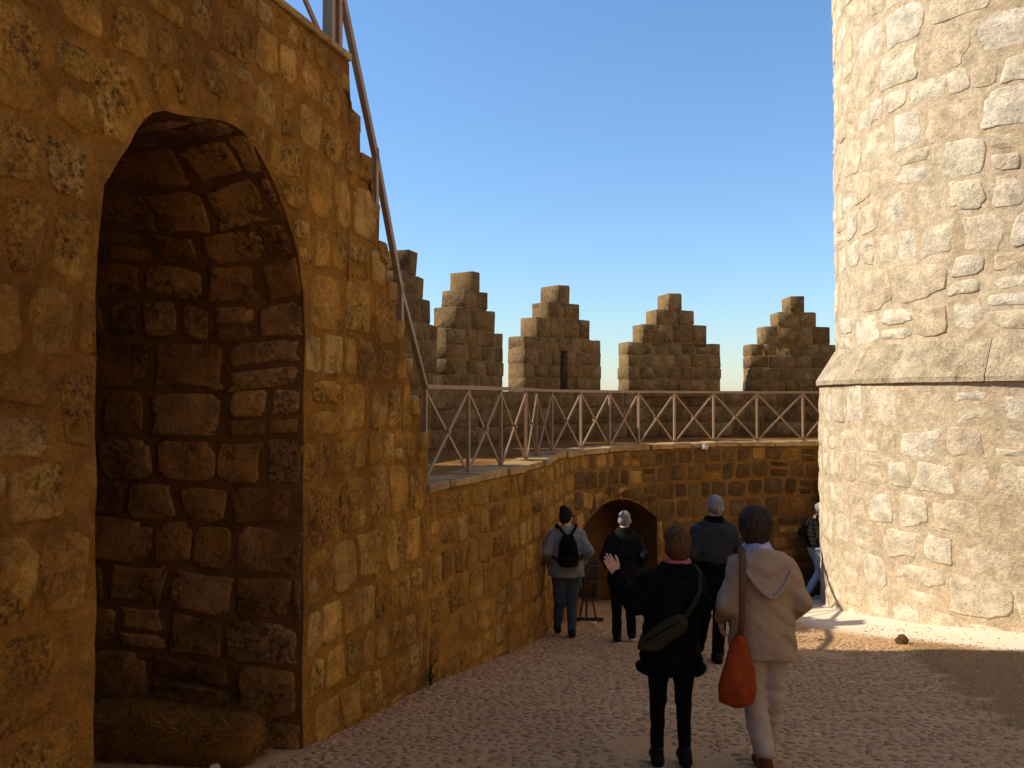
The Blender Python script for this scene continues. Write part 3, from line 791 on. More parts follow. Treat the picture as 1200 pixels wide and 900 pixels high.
# sloping ledge, stone by stone
u = -TW_R * 2.2
while u < TW_R * 2.6:
    e = u + rng.uniform(.55, .95); g = Geo(); prof_l = [(TW_R - .3, L_Z0), (TW_R + .05, L_Z0), (TW_R + .055, L_Z0 + .075), (TW_R2 + .02, L_Z1), (TW_R2 - .2, L_Z1)]
    nseg = 5; jj = rng.uniform(-.006, .006)
    for i in range(nseg + 1):
        a = math.pi + (u + .002 + (e - u - .004) * i / nseg) / TW_R
        for k, (r, z) in enumerate(prof_l):
            w = noise.noise(Vector((a * 9, z * 5, k))) * .014; r2 = r + jj + w
            g.v.append((TW_C.x + r2 * math.cos(a), TW_C.y + r2 * math.sin(a), z + w * .5)); g.r.append(0)
    m = len(prof_l)
    for i in range(nseg):
        for k in range(m): g.f.append((i * m + k, (i + 1) * m + k, (i + 1) * m + (k + 1) % m, i * m + (k + 1) % m))
    g.f += [tuple(range(m)), tuple(range(nseg * m, nseg * m + m))[::-1]]
    rr = rng.random(); g.r = [rr] * len(g.v)
    g.obj("ledge_stone", M['ledge'], tower, False); u = e

# ================================================================== RAILINGS
RT = 1.865
rail = empty("walkway_railing", (curve(4)[0].x, curve(4)[0].y, WALK_Z))
tag(rail, "brown steel railing with crossed bars along the curved walkway", "railing")
post_s = []
for p in RAIL_PTS[:16]:
    post_s.append(float(S[int(np.argmin(np.linalg.norm(D - np.array(p), axis=1)))]))
def on_rail(s_, z): p, _ = curve(s_); return Vector((p.x, p.y, z))
g = Geo(); us = np.arange(post_s[0], post_s[-1], .12)
for u in us:
    p, n_ = curve(u)
    for dy, dz in ((-.03, -.045), (.03, -.045), (.03, 0), (-.03, 0)): q = p + n_ * dy; g.v.append((q.x, q.y, RT + dz)); g.r.append(.5)
for i in range(len(us) - 1):
    for k in range(4): g.f.append((i * 4 + k, i * 4 + (k + 1) % 4, (i + 1) * 4 + (k + 1) % 4, (i + 1) * 4 + k))
g.f += [(0, 1, 2, 3), tuple(len(us) * 4 - 4 + k for k in (3, 2, 1, 0))]
g.obj("top_rail", M['rail'], rail, False)
for i, s_ in enumerate(post_s):
    p, n_ = curve(s_); a = Vector((p.x, p.y, WALK_Z)); b = Vector((p.x, p.y, RT - .046))
    v, f = bar(a, b, .036, .036, n_); mesh_obj("post", v, f, M['rail'], rail, False, .5)
    v, f = bar(a - Vector((0, 0, .004)), a + Vector((0, 0, .012)), .11, .11, n_); mesh_obj("base_plate", v, f, M['rail'], rail, False, .5)
    if i + 1 < len(post_s):
        s2 = post_s[i + 1]
        for z0, z1, dn in ((WALK_Z + .03, RT - .06, .012), (RT - .06, WALK_Z + .03, -.012)):
            a = on_rail(s_ + .02, z0) + n_ * dn; b = on_rail(s2 - .02, z1) + n_ * dn
            v, f = bar(a, b, .016, .034, Vector((0, 0, 1))); mesh_obj("diagonal_bar", v, f, M['rail'], rail, False, .5)
        c_ = on_rail((s_ + s2) / 2, (WALK_Z + RT) / 2 - .015); v, f = bar(c_ - n_ * .03, c_ + n_ * .03, .05, .05); mesh_obj("cross_plate", v, f, M['rail'], rail, False, .5)

def at_px(px, py, off):
    """point on the straight wall line moved off metres, seen at photo pixel"""
    k = (px - 600) / 1000; p0, _ = curve(-4, off); m = (k * p0.y - p0.x) / (T0.x - k * T0.y)
    y_ = p0.y + T0.y * m; return Vector((k * y_, y_, z_at(py, y_)))
RO = FACE - .10
srl = empty("stair_railing", at_px(440, 240, RO)); tag(srl, "brown steel handrail climbing the steep stair on the tall golden wall", "railing")
top_a = on_rail(post_s[0], RT - .02); top_b = at_px(470, 345, RO); top_c = at_px(439, 180, RO); top_d = at_px(401, 2, RO); top_e = top_d + (top_d - top_c) * .35
g = Geo()
for a, b in ((top_a, top_b), (top_b, top_c), (top_c, top_d), (top_d, top_e)):
    g.add(*bar(a, b + (b - a).normalized() * .005, .05, .055))
g.obj("handrail", M['rail'], srl, False)
nrm = curve(-4)[1]
for px, y0, y1 in ((439, 172, 262), (469, 330, 420)):
    a, b = at_px(px, y1, RO), at_px(px, y0, RO); v, f = bar(a, b, .05, .05, nrm); mesh_obj("post", v, f, M['rail'], srl, False, .5)
v, f = bar(top_e, Vector((top_e.x, top_e.y, TOP)), .05, .05, nrm); mesh_obj("post", v, f, M['rail'], srl, False, .5)
a = at_px(395, 62, RO); v, f = bar(Vector((a.x, a.y, TOP)), Vector((a.x, a.y, TOP + .95)), .05, .05, nrm); mesh_obj("post", v, f, M['rail'], srl, False, .5)
prl = empty("platform_railing", at_px(382, 40, RO - .05)); tag(prl, "brown steel railing on the upper platform, cut off by the picture's top edge", "railing")
P1 = at_px(381.5, 40, RO - .05); P0 = P1 - Vector((T0.x, T0.y, 0)) * 1.15
for p in (P1, P0):
    v, f = bar(Vector((p.x, p.y, TOP + .05)), Vector((p.x, p.y, TOP + 1.0)), .05, .05, nrm); mesh_obj("post", v, f, M['rail'], prl, False, .5)
v, f = bar(Vector((P0.x, P0.y, TOP + 1.02)), Vector((P1.x, P1.y, TOP + 1.02)), .055, .05); mesh_obj("top_rail", v, f, M['rail'], prl, False, .5)
for za, zb_ in ((.08, .97), (.97, .08)):
    v, f = bar(Vector((P0.x, P0.y, TOP + za)), Vector((P1.x, P1.y, TOP + zb_)), .02, .045); mesh_obj("diagonal_bar", v, f, M['rail'], prl, False, .5)
# small white fitting on the coping edge
fs = s_at_px(823, FACE + .05, 4, 14); p, n_ = curve(fs, FACE + .06); fx = empty("lamp_fitting", (p.x, p.y, WALK_Z - .05))
tag(fx, "tiny white fitting fixed to the front edge of the walkway coping", "lamp fitting")
tt = Vector((-n_.y, n_.x, 0))
v, f = cbox(-.045, .04, -.03, .05, -.07, .03, .012, 0, rng, lambda x, y, z: p + tt * x + n_ * y + Vector((0, 0, WALK_Z - .05 + z))); mesh_obj("housing", v, f, M['white_paint'], fx, False, .5)
v, f = cbox(.075, .105, -.03, .03, -.085, .01, .008, 0, rng, lambda x, y, z: p + tt * x + n_ * y + Vector((0, 0, WALK_Z - .05 + z))); mesh_obj("bracket", v, f, M['white_paint'], fx, False, .5)
# ================================================================== SMALL THINGS
rng = random.Random(51)
# straw bale in the passage
t = NT("straw"); n_ = t.noise(9, 5, .6)
M['straw'] = t.done(t.mix(1.0, t.ramp(t.attr(), [(0, (.13, .055, .009)), (1, (.30, .15, .035))]), t.ramp(n_, [(.3, .6), (.7, 1.2)]), 'MULTIPLY'), .9, t.bump(t.noise(60, 6, .7), .01), .1)
bx = Vector((-2.42, 6.02, ground_z(0, 6.02))); bdir = Vector((-.965, .13, 0)).normalized(); bn = Vector((.13, .965, 0)).normalized()
bale = empty("straw_bale", bx); tag(bale, "dark straw bale lying in the foot of the blocked arched passage", "straw bale")
def bale_pt(a, b, c):     # a along, b across, c up; rounded box of 1.5 x 0.5 x 0.34
    return bx + bdir * a + bn * b + Vector((0, 0, c))
g = Geo(); nu, nv = 40, 22
def bale_surf(u, v):
    a = (u * 2 - 1); th = v * 2 * math.pi; c, s_ = math.cos(th), math.sin(th)
    cy = math.copysign(abs(c) ** .42, c); cz = math.copysign(abs(s_) ** .42, s_)
    taper = (1 - abs(a) ** 7) ** .4
    k = 1 + noise.noise(Vector((a * 4, c * 2, s_ * 2))) * .09
    return bale_pt(a * .72, cy * .23 * taper * k, .165 + cz * .165 * taper * k + .02 * math.sin(a * 3))
for i in range(nu + 1):
    for j in range(nv): g.v.append(tuple(bale_surf(i / nu, j / nv))); g.r.append(.3)
for i in range(nu):
    for j in range(nv): g.f.append((i * nv + j, i * nv + (j + 1) % nv, (i + 1) * nv + (j + 1) % nv, (i + 1) * nv + j))
g.obj("bale_body", M['straw'], bale)
g = Geo()
for _ in range(9000):
    u, v = rng.random(), rng.random(); p = bale_surf(u, v); q = bale_surf(u, (v + .02) % 1)
    nrm_ = (p - bale_pt((u * 2 - 1) * .7, 0, .165)).normalized()
    d = Vector((rng.gauss(0, 1), rng.gauss(0, 1), rng.gauss(0, .8))) * .7 + nrm_ * rng.uniform(-.2, .25); d = d.normalized() * rng.uniform(.025, .08)
    w = d.cross(nrm_ + Vector((.1, .2, .05))).normalized() * .0024; p = p + nrm_ * .003
    g.add([p - w, p + w, p + d + w * .6, p + d - w * .6], [(0, 1, 2, 3)], rng.random())
tag(g.obj("loose_straw", M['straw'], bale, False), kind="stuff")

def rock(name, x, y, r, mat, seed, squash=.7, lift=.3):
    rr = random.Random(seed); g = Geo(); n = 9; m = 6; z = gz(x, y)
    for i in range(m + 1):
        th = math.pi * i / m
        for k in range(n):
            ph = 6.283 * k / n; d = Vector((math.sin(th) * math.cos(ph), math.sin(th) * math.sin(ph), math.cos(th) * squash))
            d *= r * (1 + .35 * noise.noise(d * 1.7 + Vector((seed, 0, 0)))); g.v.append((x + d.x, y + d.y, z + d.z + r * squash * lift)); g.r.append(.4)
    for i in range(m):
        for k in range(n): g.f.append((i * n + k, (i + 1) * n + k, (i + 1) * n + (k + 1) % n, i * n + (k + 1) % n))
    return g.obj(name, mat, None, False)
tag(rock("stone", -1.98, 5.72, .045, M['tower'], 3, .6), "small white stone on the ground in front of the straw bale", "stone")
tag(rock("stone", 4.97, 10.92, .08, M['curve_dark'], 8, .9, .7), "lone brown stone lying on bright sand at the foot of the pale tower", "stone")
tag(rock("stone", -1.28, 5.95, .035, M['cobble'], 13, .7), "dark little stone on the cobbles at the right foot of the arch", "stone")

# weed growing from the foot of the wall
M['leaf'] = plain_mat("weed_leaf", (.035, .055, .02), .6, .3, 30)
wp = curve(s_px(500), FACE + .05)[0]; wp.z = gz(wp.x, wp.y)
weed = empty("weed_plant", wp); tag(weed, "small dark green weed growing upright at the foot of the golden wall", "plant")
v, f = tube([wp, wp + Vector((.005, 0, .1)), wp + Vector((-.004, .004, .19))], [.006, .005, .003], 6); mesh_obj("stem", v, f, M['leaf'], weed)
lv = [(0, 0, 0), (.014, .02, .004), (.016, .045, .01), (0, .075, .004), (-.016, .045, .01), (-.014, .02, .004), (0, .03, -.004)]
leaf_me = new_mesh("leaf", lv, [(0, 1, 6), (1, 2, 6), (2, 3, 6), (3, 4, 6), (4, 5, 6), (5, 0, 6)], False); leaf_me.materials.append(M['leaf'])
for k in range(34):
    h = rng.uniform(.0, .185); o = link("leaf", leaf_me, None, weed, (rng.uniform(-.006, .006), rng.uniform(-.006, .006), h))
    o.rotation_euler = (rng.uniform(.2, 1.25), rng.uniform(-.4, .4), rng.uniform(0, 6.28)); s_ = rng.uniform(.55, 1.0) * (1.15 if .02 < h < .11 else .7); o.scale = (s_, s_, s_)

# iron fire basket in front of the doorway
bxp = Vector((1.17, 13.3, 0)); bxp.z = gz(bxp.x, bxp.y)
bas = empty("fire_basket", bxp); tag(bas, "rusty iron fire basket on legs beside the dark doorway", "fire basket")
for k in range(16):
    a = 6.283 * k / 16; c, s_ = math.cos(a), math.sin(a)
    v, f = tube([bxp + Vector((c * .125, s_ * .125, .36)), bxp + Vector((c * .165, s_ * .165, .62)), bxp + Vector((c * .17, s_ * .17, .86)), bxp + Vector((c * .18, s_ * .18, .93))], .011, 5); mesh_obj("slat", v, f, M['iron'], bas)
for z_, r_ in ((.37, .127), (.62, .167), (.86, .172)):
    v, f = tube([bxp + Vector((r_ * math.cos(6.2832 * k / 20), r_ * math.sin(6.2832 * k / 20), z_)) for k in range(21)], .012, 5); mesh_obj("hoop", v, f, M['iron'], bas)
g = Geo(); n = 20
for r_ in (.0, .125):
    for k in range(n): g.v.append((bxp.x + r_ * math.cos(6.2832 * k / n), bxp.y + r_ * math.sin(6.2832 * k / n), bxp.z + .365)); g.r.append(.5)
g.f = [(k, (k + 1) % n, n + (k + 1) % n, n + k) for k in range(n)]; g.obj("floor_plate", M['iron'], bas, False)
for a in (-.5, 1.6, 3.7):
    c, s_ = math.cos(a), math.sin(a); v, f = tube([bxp + Vector((c * .08, s_ * .08, .37)), bxp + Vector((c * .15, s_ * .15, .01))], .014, 6); mesh_obj("leg", v, f, M['iron'], bas)
v, f = bar(bxp + Vector((-.26, -.02, .025)), bxp + Vector((.24, -.05, .025)), .07, .05); mesh_obj("base_bar", v, f, M['iron'], bas, False)
tag(rock("stone", 1.23, 12.85, .045, M['tower'], 17, .8), "small pale stone on the ground before the iron fire basket", "stone")
# ================================================================== PEOPLE
class Field:
    """signed distance field on a grid, turned into one closed surface"""
    def __init__(s, lo, hi, h):
        s.lo = np.array(lo, float); s.h = h; s.n = np.ceil((np.array(hi, float) - s.lo) / h).astype(int) + 1
        s.V = np.full(s.n, 0.15, np.float32)
        s.ax = [s.lo[i] + h * np.arange(s.n[i]) for i in range(3)]
    def box(s, lo, hi):
        a = np.clip(np.floor((np.array(lo) - s.lo) / s.h).astype(int), 0, s.n); b = np.clip(np.ceil((np.array(hi) - s.lo) / s.h).astype(int) + 1, 0, s.n)
        sl = tuple(slice(a[i], b[i]) for i in range(3)); return sl, [s.ax[i][sl[i]].reshape([-1 if j == i else 1 for j in range(3)]) for i in range(3)]
    def put(s, sl, d, k, cut=False):
        a = s.V[sl]
        if cut: d = -d; hh = np.maximum(k - np.abs(a - d), 0) / k; s.V[sl] = np.maximum(a, d) + hh * hh * k * .25
        else: hh = np.maximum(k - np.abs(a - d), 0) / k; s.V[sl] = np.minimum(a, d) - hh * hh * k * .25
        return s
    def cap(s, a, b, ra, rb, k=.02, flat=1.0, cut=False):
        a, b = np.array(a, float), np.array(b, float); m = max(ra, rb) + k + .05
        sl, (X, Y, Z) = s.box(np.minimum(a, b) - m, np.maximum(a, b) + m)
        if 0 in s.V[sl].shape: return s
        ab = b - a; px, py, pz = X - a[0], (Y - a[1]), Z - a[2]
        t = np.clip((px * ab[0] + py * ab[1] + pz * ab[2]) / max(ab @ ab, 1e-9), 0, 1)
        d = np.sqrt((px - t * ab[0]) ** 2 + ((py - t * ab[1]) / flat) ** 2 + (pz - t * ab[2]) ** 2) - (ra + (rb - ra) * t)
        return s.put(sl, d, k, cut)
    def ell(s, c, r, k=.02, cut=False):
        c, r = np.array(c, float), np.array(r, float); sl, (X, Y, Z) = s.box(c - r - k - .05, c + r + k + .05)
        if 0 in s.V[sl].shape: return s
        q = np.sqrt(((X - c[0]) / r[0]) ** 2 + ((Y - c[1]) / r[1]) ** 2 + ((Z - c[2]) / r[2]) ** 2)
        return s.put(sl, (q - 1) * min(r), k, cut)
    def loft(s, prof, k=.02, edge=.012):
        """prof: (z, cx, cy, rx, ry) from low to high"""
        P = np.array(prof, float); m = k + .05
        sl, (X, Y, Z) = s.box([(P[:, 1] - P[:, 3]).min() - m, (P[:, 2] - P[:, 4]).min() - m, P[0, 0] - m], [(P[:, 1] + P[:, 3]).max() + m, (P[:, 2] + P[:, 4]).max() + m, P[-1, 0] + m])
        zz = Z.ravel(); I = [np.interp(zz, P[:, 0], P[:, i]).reshape(1, 1, -1) for i in range(1, 5)]
        q = np.sqrt(((X - I[0]) / I[2]) ** 2 + ((Y - I[1]) / I[3]) ** 2); d = (q - 1) * np.minimum(I[2], I[3])
        e = np.maximum(P[0, 0] - Z, Z - P[-1, 0]) + 0 * d; hh = np.maximum(edge - np.abs(d - e), 0) / edge
        return s.put(sl, np.maximum(d, e) + hh * hh * edge * .25, k)
    def creases(s, amp, seed, f=(9, 9, 14)):
        X, Y, Z = [s.ax[i].reshape([-1 if j == i else 1 for j in range(3)]) for i in range(3)]
        A = f[0] * 1.1 * X + f[2] * .8 * Z + 2.4 * np.sin(4 * X + 3 * Z + seed) + 1.7 * np.sin(7 * Y - 5 * Z + seed * 3) + seed
        w = 1.1 * (.55 - np.abs(np.sin(A))) * (.5 + .5 * np.sin(3.7 * Z + 5 * X + seed * 1.7)) + .7 * np.sin(f[0] * X + 3.1 * np.sin(5 * Z + seed) + seed) * np.sin(f[2] * Z + 2.3 * np.sin(6 * X + seed * 2) + 2 * Y) + .4 * np.sin(f[2] * 2.1 * Z + 9 * X + 4 * np.sin(7 * Y + 3 * X) + seed)
        s.V += (amp * w).astype(np.float32); return s
    def mesh(s):
        V = s.V; n = s.n; sg = V < 0; c = np.zeros(n - 1, int)
        corners = [(i, j, k) for i in (0, 1) for j in (0, 1) for k in (0, 1)]
        sub = lambda A, o: A[o[0]:n[0] - 1 + o[0], o[1]:n[1] - 1 + o[1], o[2]:n[2] - 1 + o[2]]
        for o in corners: c += sub(sg, o)
        act = (c > 0) & (c < 8); idx = -np.ones(n - 1, int); ii = np.argwhere(act); idx[act] = np.arange(len(ii))
        acc = np.zeros((len(ii), 3)); cnt = np.zeros(len(ii))
        for a in corners:
            for ax in range(3):
                if a[ax]: continue
                b = list(a); b[ax] = 1
                va = V[ii[:, 0] + a[0], ii[:, 1] + a[1], ii[:, 2] + a[2]]; vb = V[ii[:, 0] + b[0], ii[:, 1] + b[1], ii[:, 2] + b[2]]
                m = (va < 0) != (vb < 0); t = np.where(m, va / np.where(m, va - vb, 1), 0)
                p = np.tile(np.array(a, float), (len(ii), 1)); p[:, ax] = t; acc[m] += p[m]; cnt[m] += 1
        vert = s.lo + s.h * (ii + acc / cnt[:, None]); faces = []
        for ax in range(3):
            o = [0, 0, 0]; o[ax] = 1; u, w = [(1, 2), (2, 0), (0, 1)][ax]
            A = sg[:n[0] - o[0], :n[1] - o[1], :n[2] - o[2]]; B = sg[o[0]:, o[1]:, o[2]:]
            e = np.argwhere(A != B); e = e[(e[:, u] > 0) & (e[:, w] > 0) & (e[:, u] < n[u] - 1) & (e[:, w] < n[w] - 1)]
            def cell(du, dw): q = e.copy(); q[:, u] -= du; q[:, w] -= dw; return idx[q[:, 0], q[:, 1], q[:, 2]]
            q = np.stack([cell(0, 0), cell(1, 0), cell(1, 1), cell(0, 1)], 1); ins = A[e[:, 0], e[:, 1], e[:, 2]]
            faces.append(np.where(ins[:, None], q, q[:, ::-1]))
        F = np.concatenate(faces); return vert, F[(F >= 0).all(1)]

def field_obj(name, parts, mat, parent):
    """parts: list of Fields joined into one mesh (person space)"""
    V, F, k = [], [], 0
    for fld in parts: v, f = fld.mesh(); V.append(v); F.append(f + k); k += len(v)
    V = np.concatenate(V); F = np.concatenate(F)
    me = bpy.data.meshes.new(name); me.vertices.add(len(V)); me.vertices.foreach_set("co", V.ravel()); me.loops.add(F.size); me.loops.foreach_set("vertex_index", F.ravel().astype(np.int32))
    me.polygons.add(len(F)); me.polygons.foreach_set("loop_start", np.arange(0, F.size, 4, dtype=np.int32)); me.polygons.foreach_set("use_smooth", np.ones(len(F), bool)); me.update(calc_edges=True); me.validate()
    return link(name, me, mat, parent)

def cloth(name, col, var=.15, scale=14, bump=.003, rough=.9, col2=None):
    t = NT(name); n = t.noise(scale, 4, .6); c = t.mix(1.0, col, t.ramp(n, [(.3, 1 - var), (.7, 1 + var)]), 'MULTIPLY')
    if col2: c = t.mix(t.ramp(t.noise(scale * .5, 6, .7), [(.45, 0.0), (.62, .8)]), c, col2)
    nb = t.bump(t.noise(scale * .8, 3, .5), bump); nb = t.bump(t.noise(7, 3, .55, dist=2.2), .016, .8, nb); nb = t.bump(t.noise(420, 2, .5), .0012, 1, nb)
    return t.done(c, rough, nb, .06)
t = NT("skin"); M['skin'] = t.done(t.mix(t.noise(12, 4, .6), (.50, .27, .19), (.60, .36, .27)), .55, t.bump(t.noise(150, 3, .5), .0006), .35)
def hair_mat(name, a, b):
    t = NT(name); mp = t.n.new("ShaderNodeMapping"); mp.inputs["Scale"].default_value = (90, 90, 14); t.l.new(t.pos, mp.inputs[0])
    n = t.noise(1.0, 4, .6, mp.outputs[0]); return t.done(t.mix(t.ramp(n, [(.35, 0.0), (.65, 1.0)]), a, b), .8, t.bump(n, .008), .08)
M['hair_brown'] = hair_mat("brown_hair", (.045, .022, .010), (.13, .065, .028)); M['hair_dark'] = hair_mat("dark_hair", (.022, .015, .011), (.06, .042, .030))
M['hair_black'] = hair_mat("black_hair", (.012, .009, .008), (.03, .022, .018)); M['hair_grey'] = hair_mat("grey_hair", (.16, .15, .14), (.34, .32, .30)); M['hair_white'] = hair_mat("white_hair", (.17, .16, .145), (.33, .31, .28))
M['denim_light'] = cloth("washed_denim", (.19, .20, .205), .12, 25, .004, col2=(.25, .26, .26)); M['jeans'] = cloth("blue_jeans", (.055, .075, .10), .2, 12); M['jeans_pale'] = cloth("pale_jeans", (.28, .38, .52), .2, 12)
M['black'] = cloth("black_cloth", (.0055, .0045, .004), .3, 14); M['charcoal'] = cloth("charcoal_cloth", (.012, .0105, .0095), .25, 10); M['slate'] = cloth("slate_jacket", (.034, .035, .037), .2, 10)
M['fur'] = cloth("black_fur", (.005, .0042, .004), .5, 60, .012); M['cream'] = cloth("cream_jacket", (.36, .25, .165), .08, 8, .014); M['offwhite'] = cloth("offwhite_trousers", (.42, .335, .28), .08, 8, .014)
M['orange'] = cloth("orange_bag", (.27, .045, .011), .3, 7, .006, .8); M['strap'] = cloth("brown_strap", (.12, .06, .03), .15, 20); M['boot'] = cloth("brown_leather", (.11, .035, .016), .25, 18, .002, .5)
M['olive'] = cloth("olive_bag", (.032, .030, .016), .2, 14); M['pink'] = cloth("pink_scarf", (.36, .12, .11), .2, 30); M['blue_scarf'] = cloth("blue_scarf", (.26, .32, .50), .25, 30, col2=(.5, .52, .6))
M['shoe_black'] = cloth("black_shoe", (.010, .009, .009), .2, 20, .001, .5); M['sole'] = plain_mat("pale_sole", (.55, .52, .46), .7, .1, 20)

def hand(F, wrist, d, w, p, curl=.35, spread=.03, sc=1.0):
    """palm and five fingers; d finger direction, w towards the thumb, p palm side"""
    wr = np.array(wrist, float); d = np.array(d, float) / np.linalg.norm(d); p = np.array(p, float); p -= d * (p @ d); p /= np.linalg.norm(p); w = np.cross(d, p) * (1 if np.cross(d, p) @ np.array(w) > 0 else -1)
    for i, (off, L) in enumerate(((.030, .068), (.010, .078), (-.010, .072), (-.028, .056))):
        a = wr + w * off * .55 * sc; b = wr + (d * .088 + w * off) * sc - d * abs(i - 1) * .005 * sc
        F.cap(a, b, .0135 * sc, .0115 * sc, .012)
        dd = d + w * off / .03 * spread; dd /= np.linalg.norm(dd); pos = b; ang = 0
        for j, fr in enumerate((.44, .32, .24)):
            ang += curl * (.6 + .35 * j); q = dd * math.cos(ang) + p * math.sin(ang); e = pos + q * L * fr * sc
            F.cap(pos, e, (.0098 - .0009 * j) * sc, (.0092 - .0010 * j) * sc, .004); pos = e
    a = wr + (d * .022 + w * .020 + p * .006) * sc; b = a + (d * .032 + w * .030 + p * .008) * sc; c = b + (d * .034 + w * .012 + p * .008) * sc; e = c + (d * .026 + w * .004 + p * .004) * sc
    F.cap(a, b, .0145 * sc, .0115 * sc, .01); F.cap(b, c, .0112 * sc, .0100 * sc, .004); F.cap(c, e, .0100 * sc, .0082 * sc, .004)

def lerp(a, b, t): return tuple(a[i] + (b[i] - a[i]) * t for i in range(3))

class Figure:
    """person facing +Y; pts in metres above the feet"""
    def __init__(s, label, x, y, H, turn=0.0, res=.011, lift=0.0):
        s.o = empty("person", (x, y, gz(x, y) + lift)); s.o.rotation_euler.z = turn; tag(s.o, label, "person"); s.k = H / 1.70; s.res = res; s.j = {}
    def P(s, x, y, z): return (x * s.k, y * s.k, z * s.k)
    def pose(s, **kw):
        J = dict(hipL=(-.085, 0, .88), hipR=(.085, 0, .88), kneeL=(-.09, .02, .48), kneeR=(.09, .02, .48), ankL=(-.09, -.01, .085), ankR=(.09, -.01, .085),
                 shL=(-.175, 0, 1.385), shR=(.175, 0, 1.385), elL=(-.25, -.05, 1.12), elR=(.25, -.05, 1.12), wrL=(-.22, .10, .95), wrR=(.22, .10, .95), head=(0, .03, 1.575), neck=(0, -.01, 1.44))
        J.update(kw); s.j = {k: np.array(v) * s.k for k, v in J.items()}; return s
    def body(s, yaw=0.0, hands=None, fingers='down'):
        k, j, h = s.k, s.j, s.res; allp = np.array(list(j.values())); lo = allp.min(0) - .16; hi = allp.max(0) + .16; lo[2] = -.01
        F = Field(lo, hi, h); hd = j['head']; c, sn = math.cos(yaw), math.sin(yaw)
        R = lambda x, y, z: hd + np.array([c * x - sn * y, sn * x + c * y, z]) * k
        F.ell(R(0, -.012, .02), (.074 * k, .09 * k, .094 * k), .02); F.ell(R(0, .03, -.045), (.056 * k, .062 * k, .072 * k), .03)       # skull, face
        F.cap(R(0, .085, .005), R(0, .104, -.028), .011 * k, .016 * k, .015); F.cap(R(-.02, .088, -.062), R(.02, .088, -.062), .008, .008, .01)   # nose, mouth
        for sd in (-1, 1):
            F.ell(R(sd * .03, .082, .005), (.014 * k, .010, .010), .008, cut=True); F.ell(R(sd * .03, .074, .005), (.012 * k, .012, .011), .004)      # eyes
            F.ell(R(sd * .078, -.005, -.012), (.011 * k, .022 * k, .034 * k), .008)                                                                   # ears
        F.cap(j['neck'], R(0, -.01, -.04), .056 * k, .052 * k, .03)
        mid = (j['shL'] + j['shR']) / 2; hip = (j['hipL'] + j['hipR']) / 2
        dz_ = np.array([0, 0, .075]) * k; F.cap(j['shL'] * .6 + mid * .4 - dz_, j['shR'] * .6 + mid * .4 - dz_, .05 * k, .05 * k, .03); F.cap(mid - np.array([0, 0, .08 * k]), hip + np.array([0, 0, .15 * k]), .105 * k, .095 * k, .06, .8); F.cap(hip + np.array([0, 0, .12 * k]), hip, .10 * k, .11 * k, .05, .85)
        for sd in 'LR':
            F.cap(j['sh' + sd] * np.array([.85, 1, 1]) - dz_, j['el' + sd], .042 * k, .036 * k, .02); F.cap(j['el' + sd], j['wr' + sd], .037 * k, .026 * k, .015)
            F.cap(j['hip' + sd], j['knee' + sd], .078 * k, .052 * k, .03); F.cap(j['knee' + sd], j['ank' + sd], .05 * k, .036 * k, .02)
            a = j['ank' + sd]; F.cap(a, a + np.array([0, .10, -.045]) * k, .035 * k, .028 * k, .02)
        parts = [F]
        for sd, spec in (hands or {}).items():
            d, w, p, curl = spec; wr = j['wr' + sd]; G = Field(wr - .24, wr + .24, .0042); G.cap(wr - np.array(d) / np.linalg.norm(d) * .05, wr, .027 * k, .024 * k, .01); hand(G, wr, d, w, p, curl, sc=k * 1.0); parts.append(G)
        return field_obj("body", parts, M['skin'], s.o)
    def hair(s, mat, kind='short', yaw=0.0):
        k, hd = s.k, s.j['head']; F = Field(hd - .2, hd + .24, .0075); c, sn = math.cos(yaw), math.sin(yaw)
        R = lambda x, y, z: hd + np.array([c * x - sn * y, sn * x + c * y, z]) * k
        if kind == 'bob':
            F.ell(R(0, -.022, .040), (.094 * k, .106 * k, .102 * k), .02); F.ell(R(0, -.045, -.03), (.088 * k, .082 * k, .088 * k), .03)
            F.ell(R(0, .13, -.05), (.11 * k, .10 * k, .11 * k), .02, cut=True)
        elif kind == 'crop':
            F.ell(R(0, -.018, .034), (.080 * k, .098 * k, .094 * k), .02); F.ell(R(0, -.05, -.02), (.066 * k, .056 * k, .062 * k), .03); F.ell(R(0, .11, -.04), (.10 * k, .09 * k, .09 * k), .02, cut=True)
        elif kind == 'full':
            F.ell(R(0, -.02, .040), (.112 * k, .118 * k, .108 * k), .02); F.ell(R(.0, -.055, -.03), (.092 * k, .074 * k, .080 * k), .03); F.ell(R(.02, 0, .10), (.06 * k, .07 * k, .045 * k), .04); F.ell(R(0, .125, -.05), (.12 * k, .10 * k, .11 * k), .02, cut=True)
        elif kind == 'bun':
            F.ell(R(0, -.018, .034), (.085 * k, .102 * k, .096 * k), .02); F.ell(R(0, -.05, -.025), (.07 * k, .06 * k, .065 * k), .03); F.ell(R(-.01, -.055, .112), (.058 * k, .055 * k, .048 * k), .02); F.ell(R(0, .115, -.04), (.10 * k, .09 * k, .09 * k), .02, cut=True)
        F.creases(.0036, 1.3, (70, 60, 24)); F.creases(.0045 if kind in ('full', 'bob') else .002, 2.7, (38, 34, 30)); return field_obj("hair", [F], mat, s.o)
    def sleeves(s, F, r0, r1, r2, ends=(1.0, 1.0)):
        k, j = s.k, s.j
        for sd, e in zip('LR', ends):
            q = j['sh' + sd] + np.array([-.02 if j['sh' + sd][0] > 0 else .02, 0, -.05]) * k; F.cap(q, j['el' + sd], r0 * k * .97, r1 * k * .95, .045); w = j['el' + sd] + (j['wr' + sd] - j['el' + sd]) * e; F.cap(j['el' + sd], w, r1 * k, r2 * k, .03)
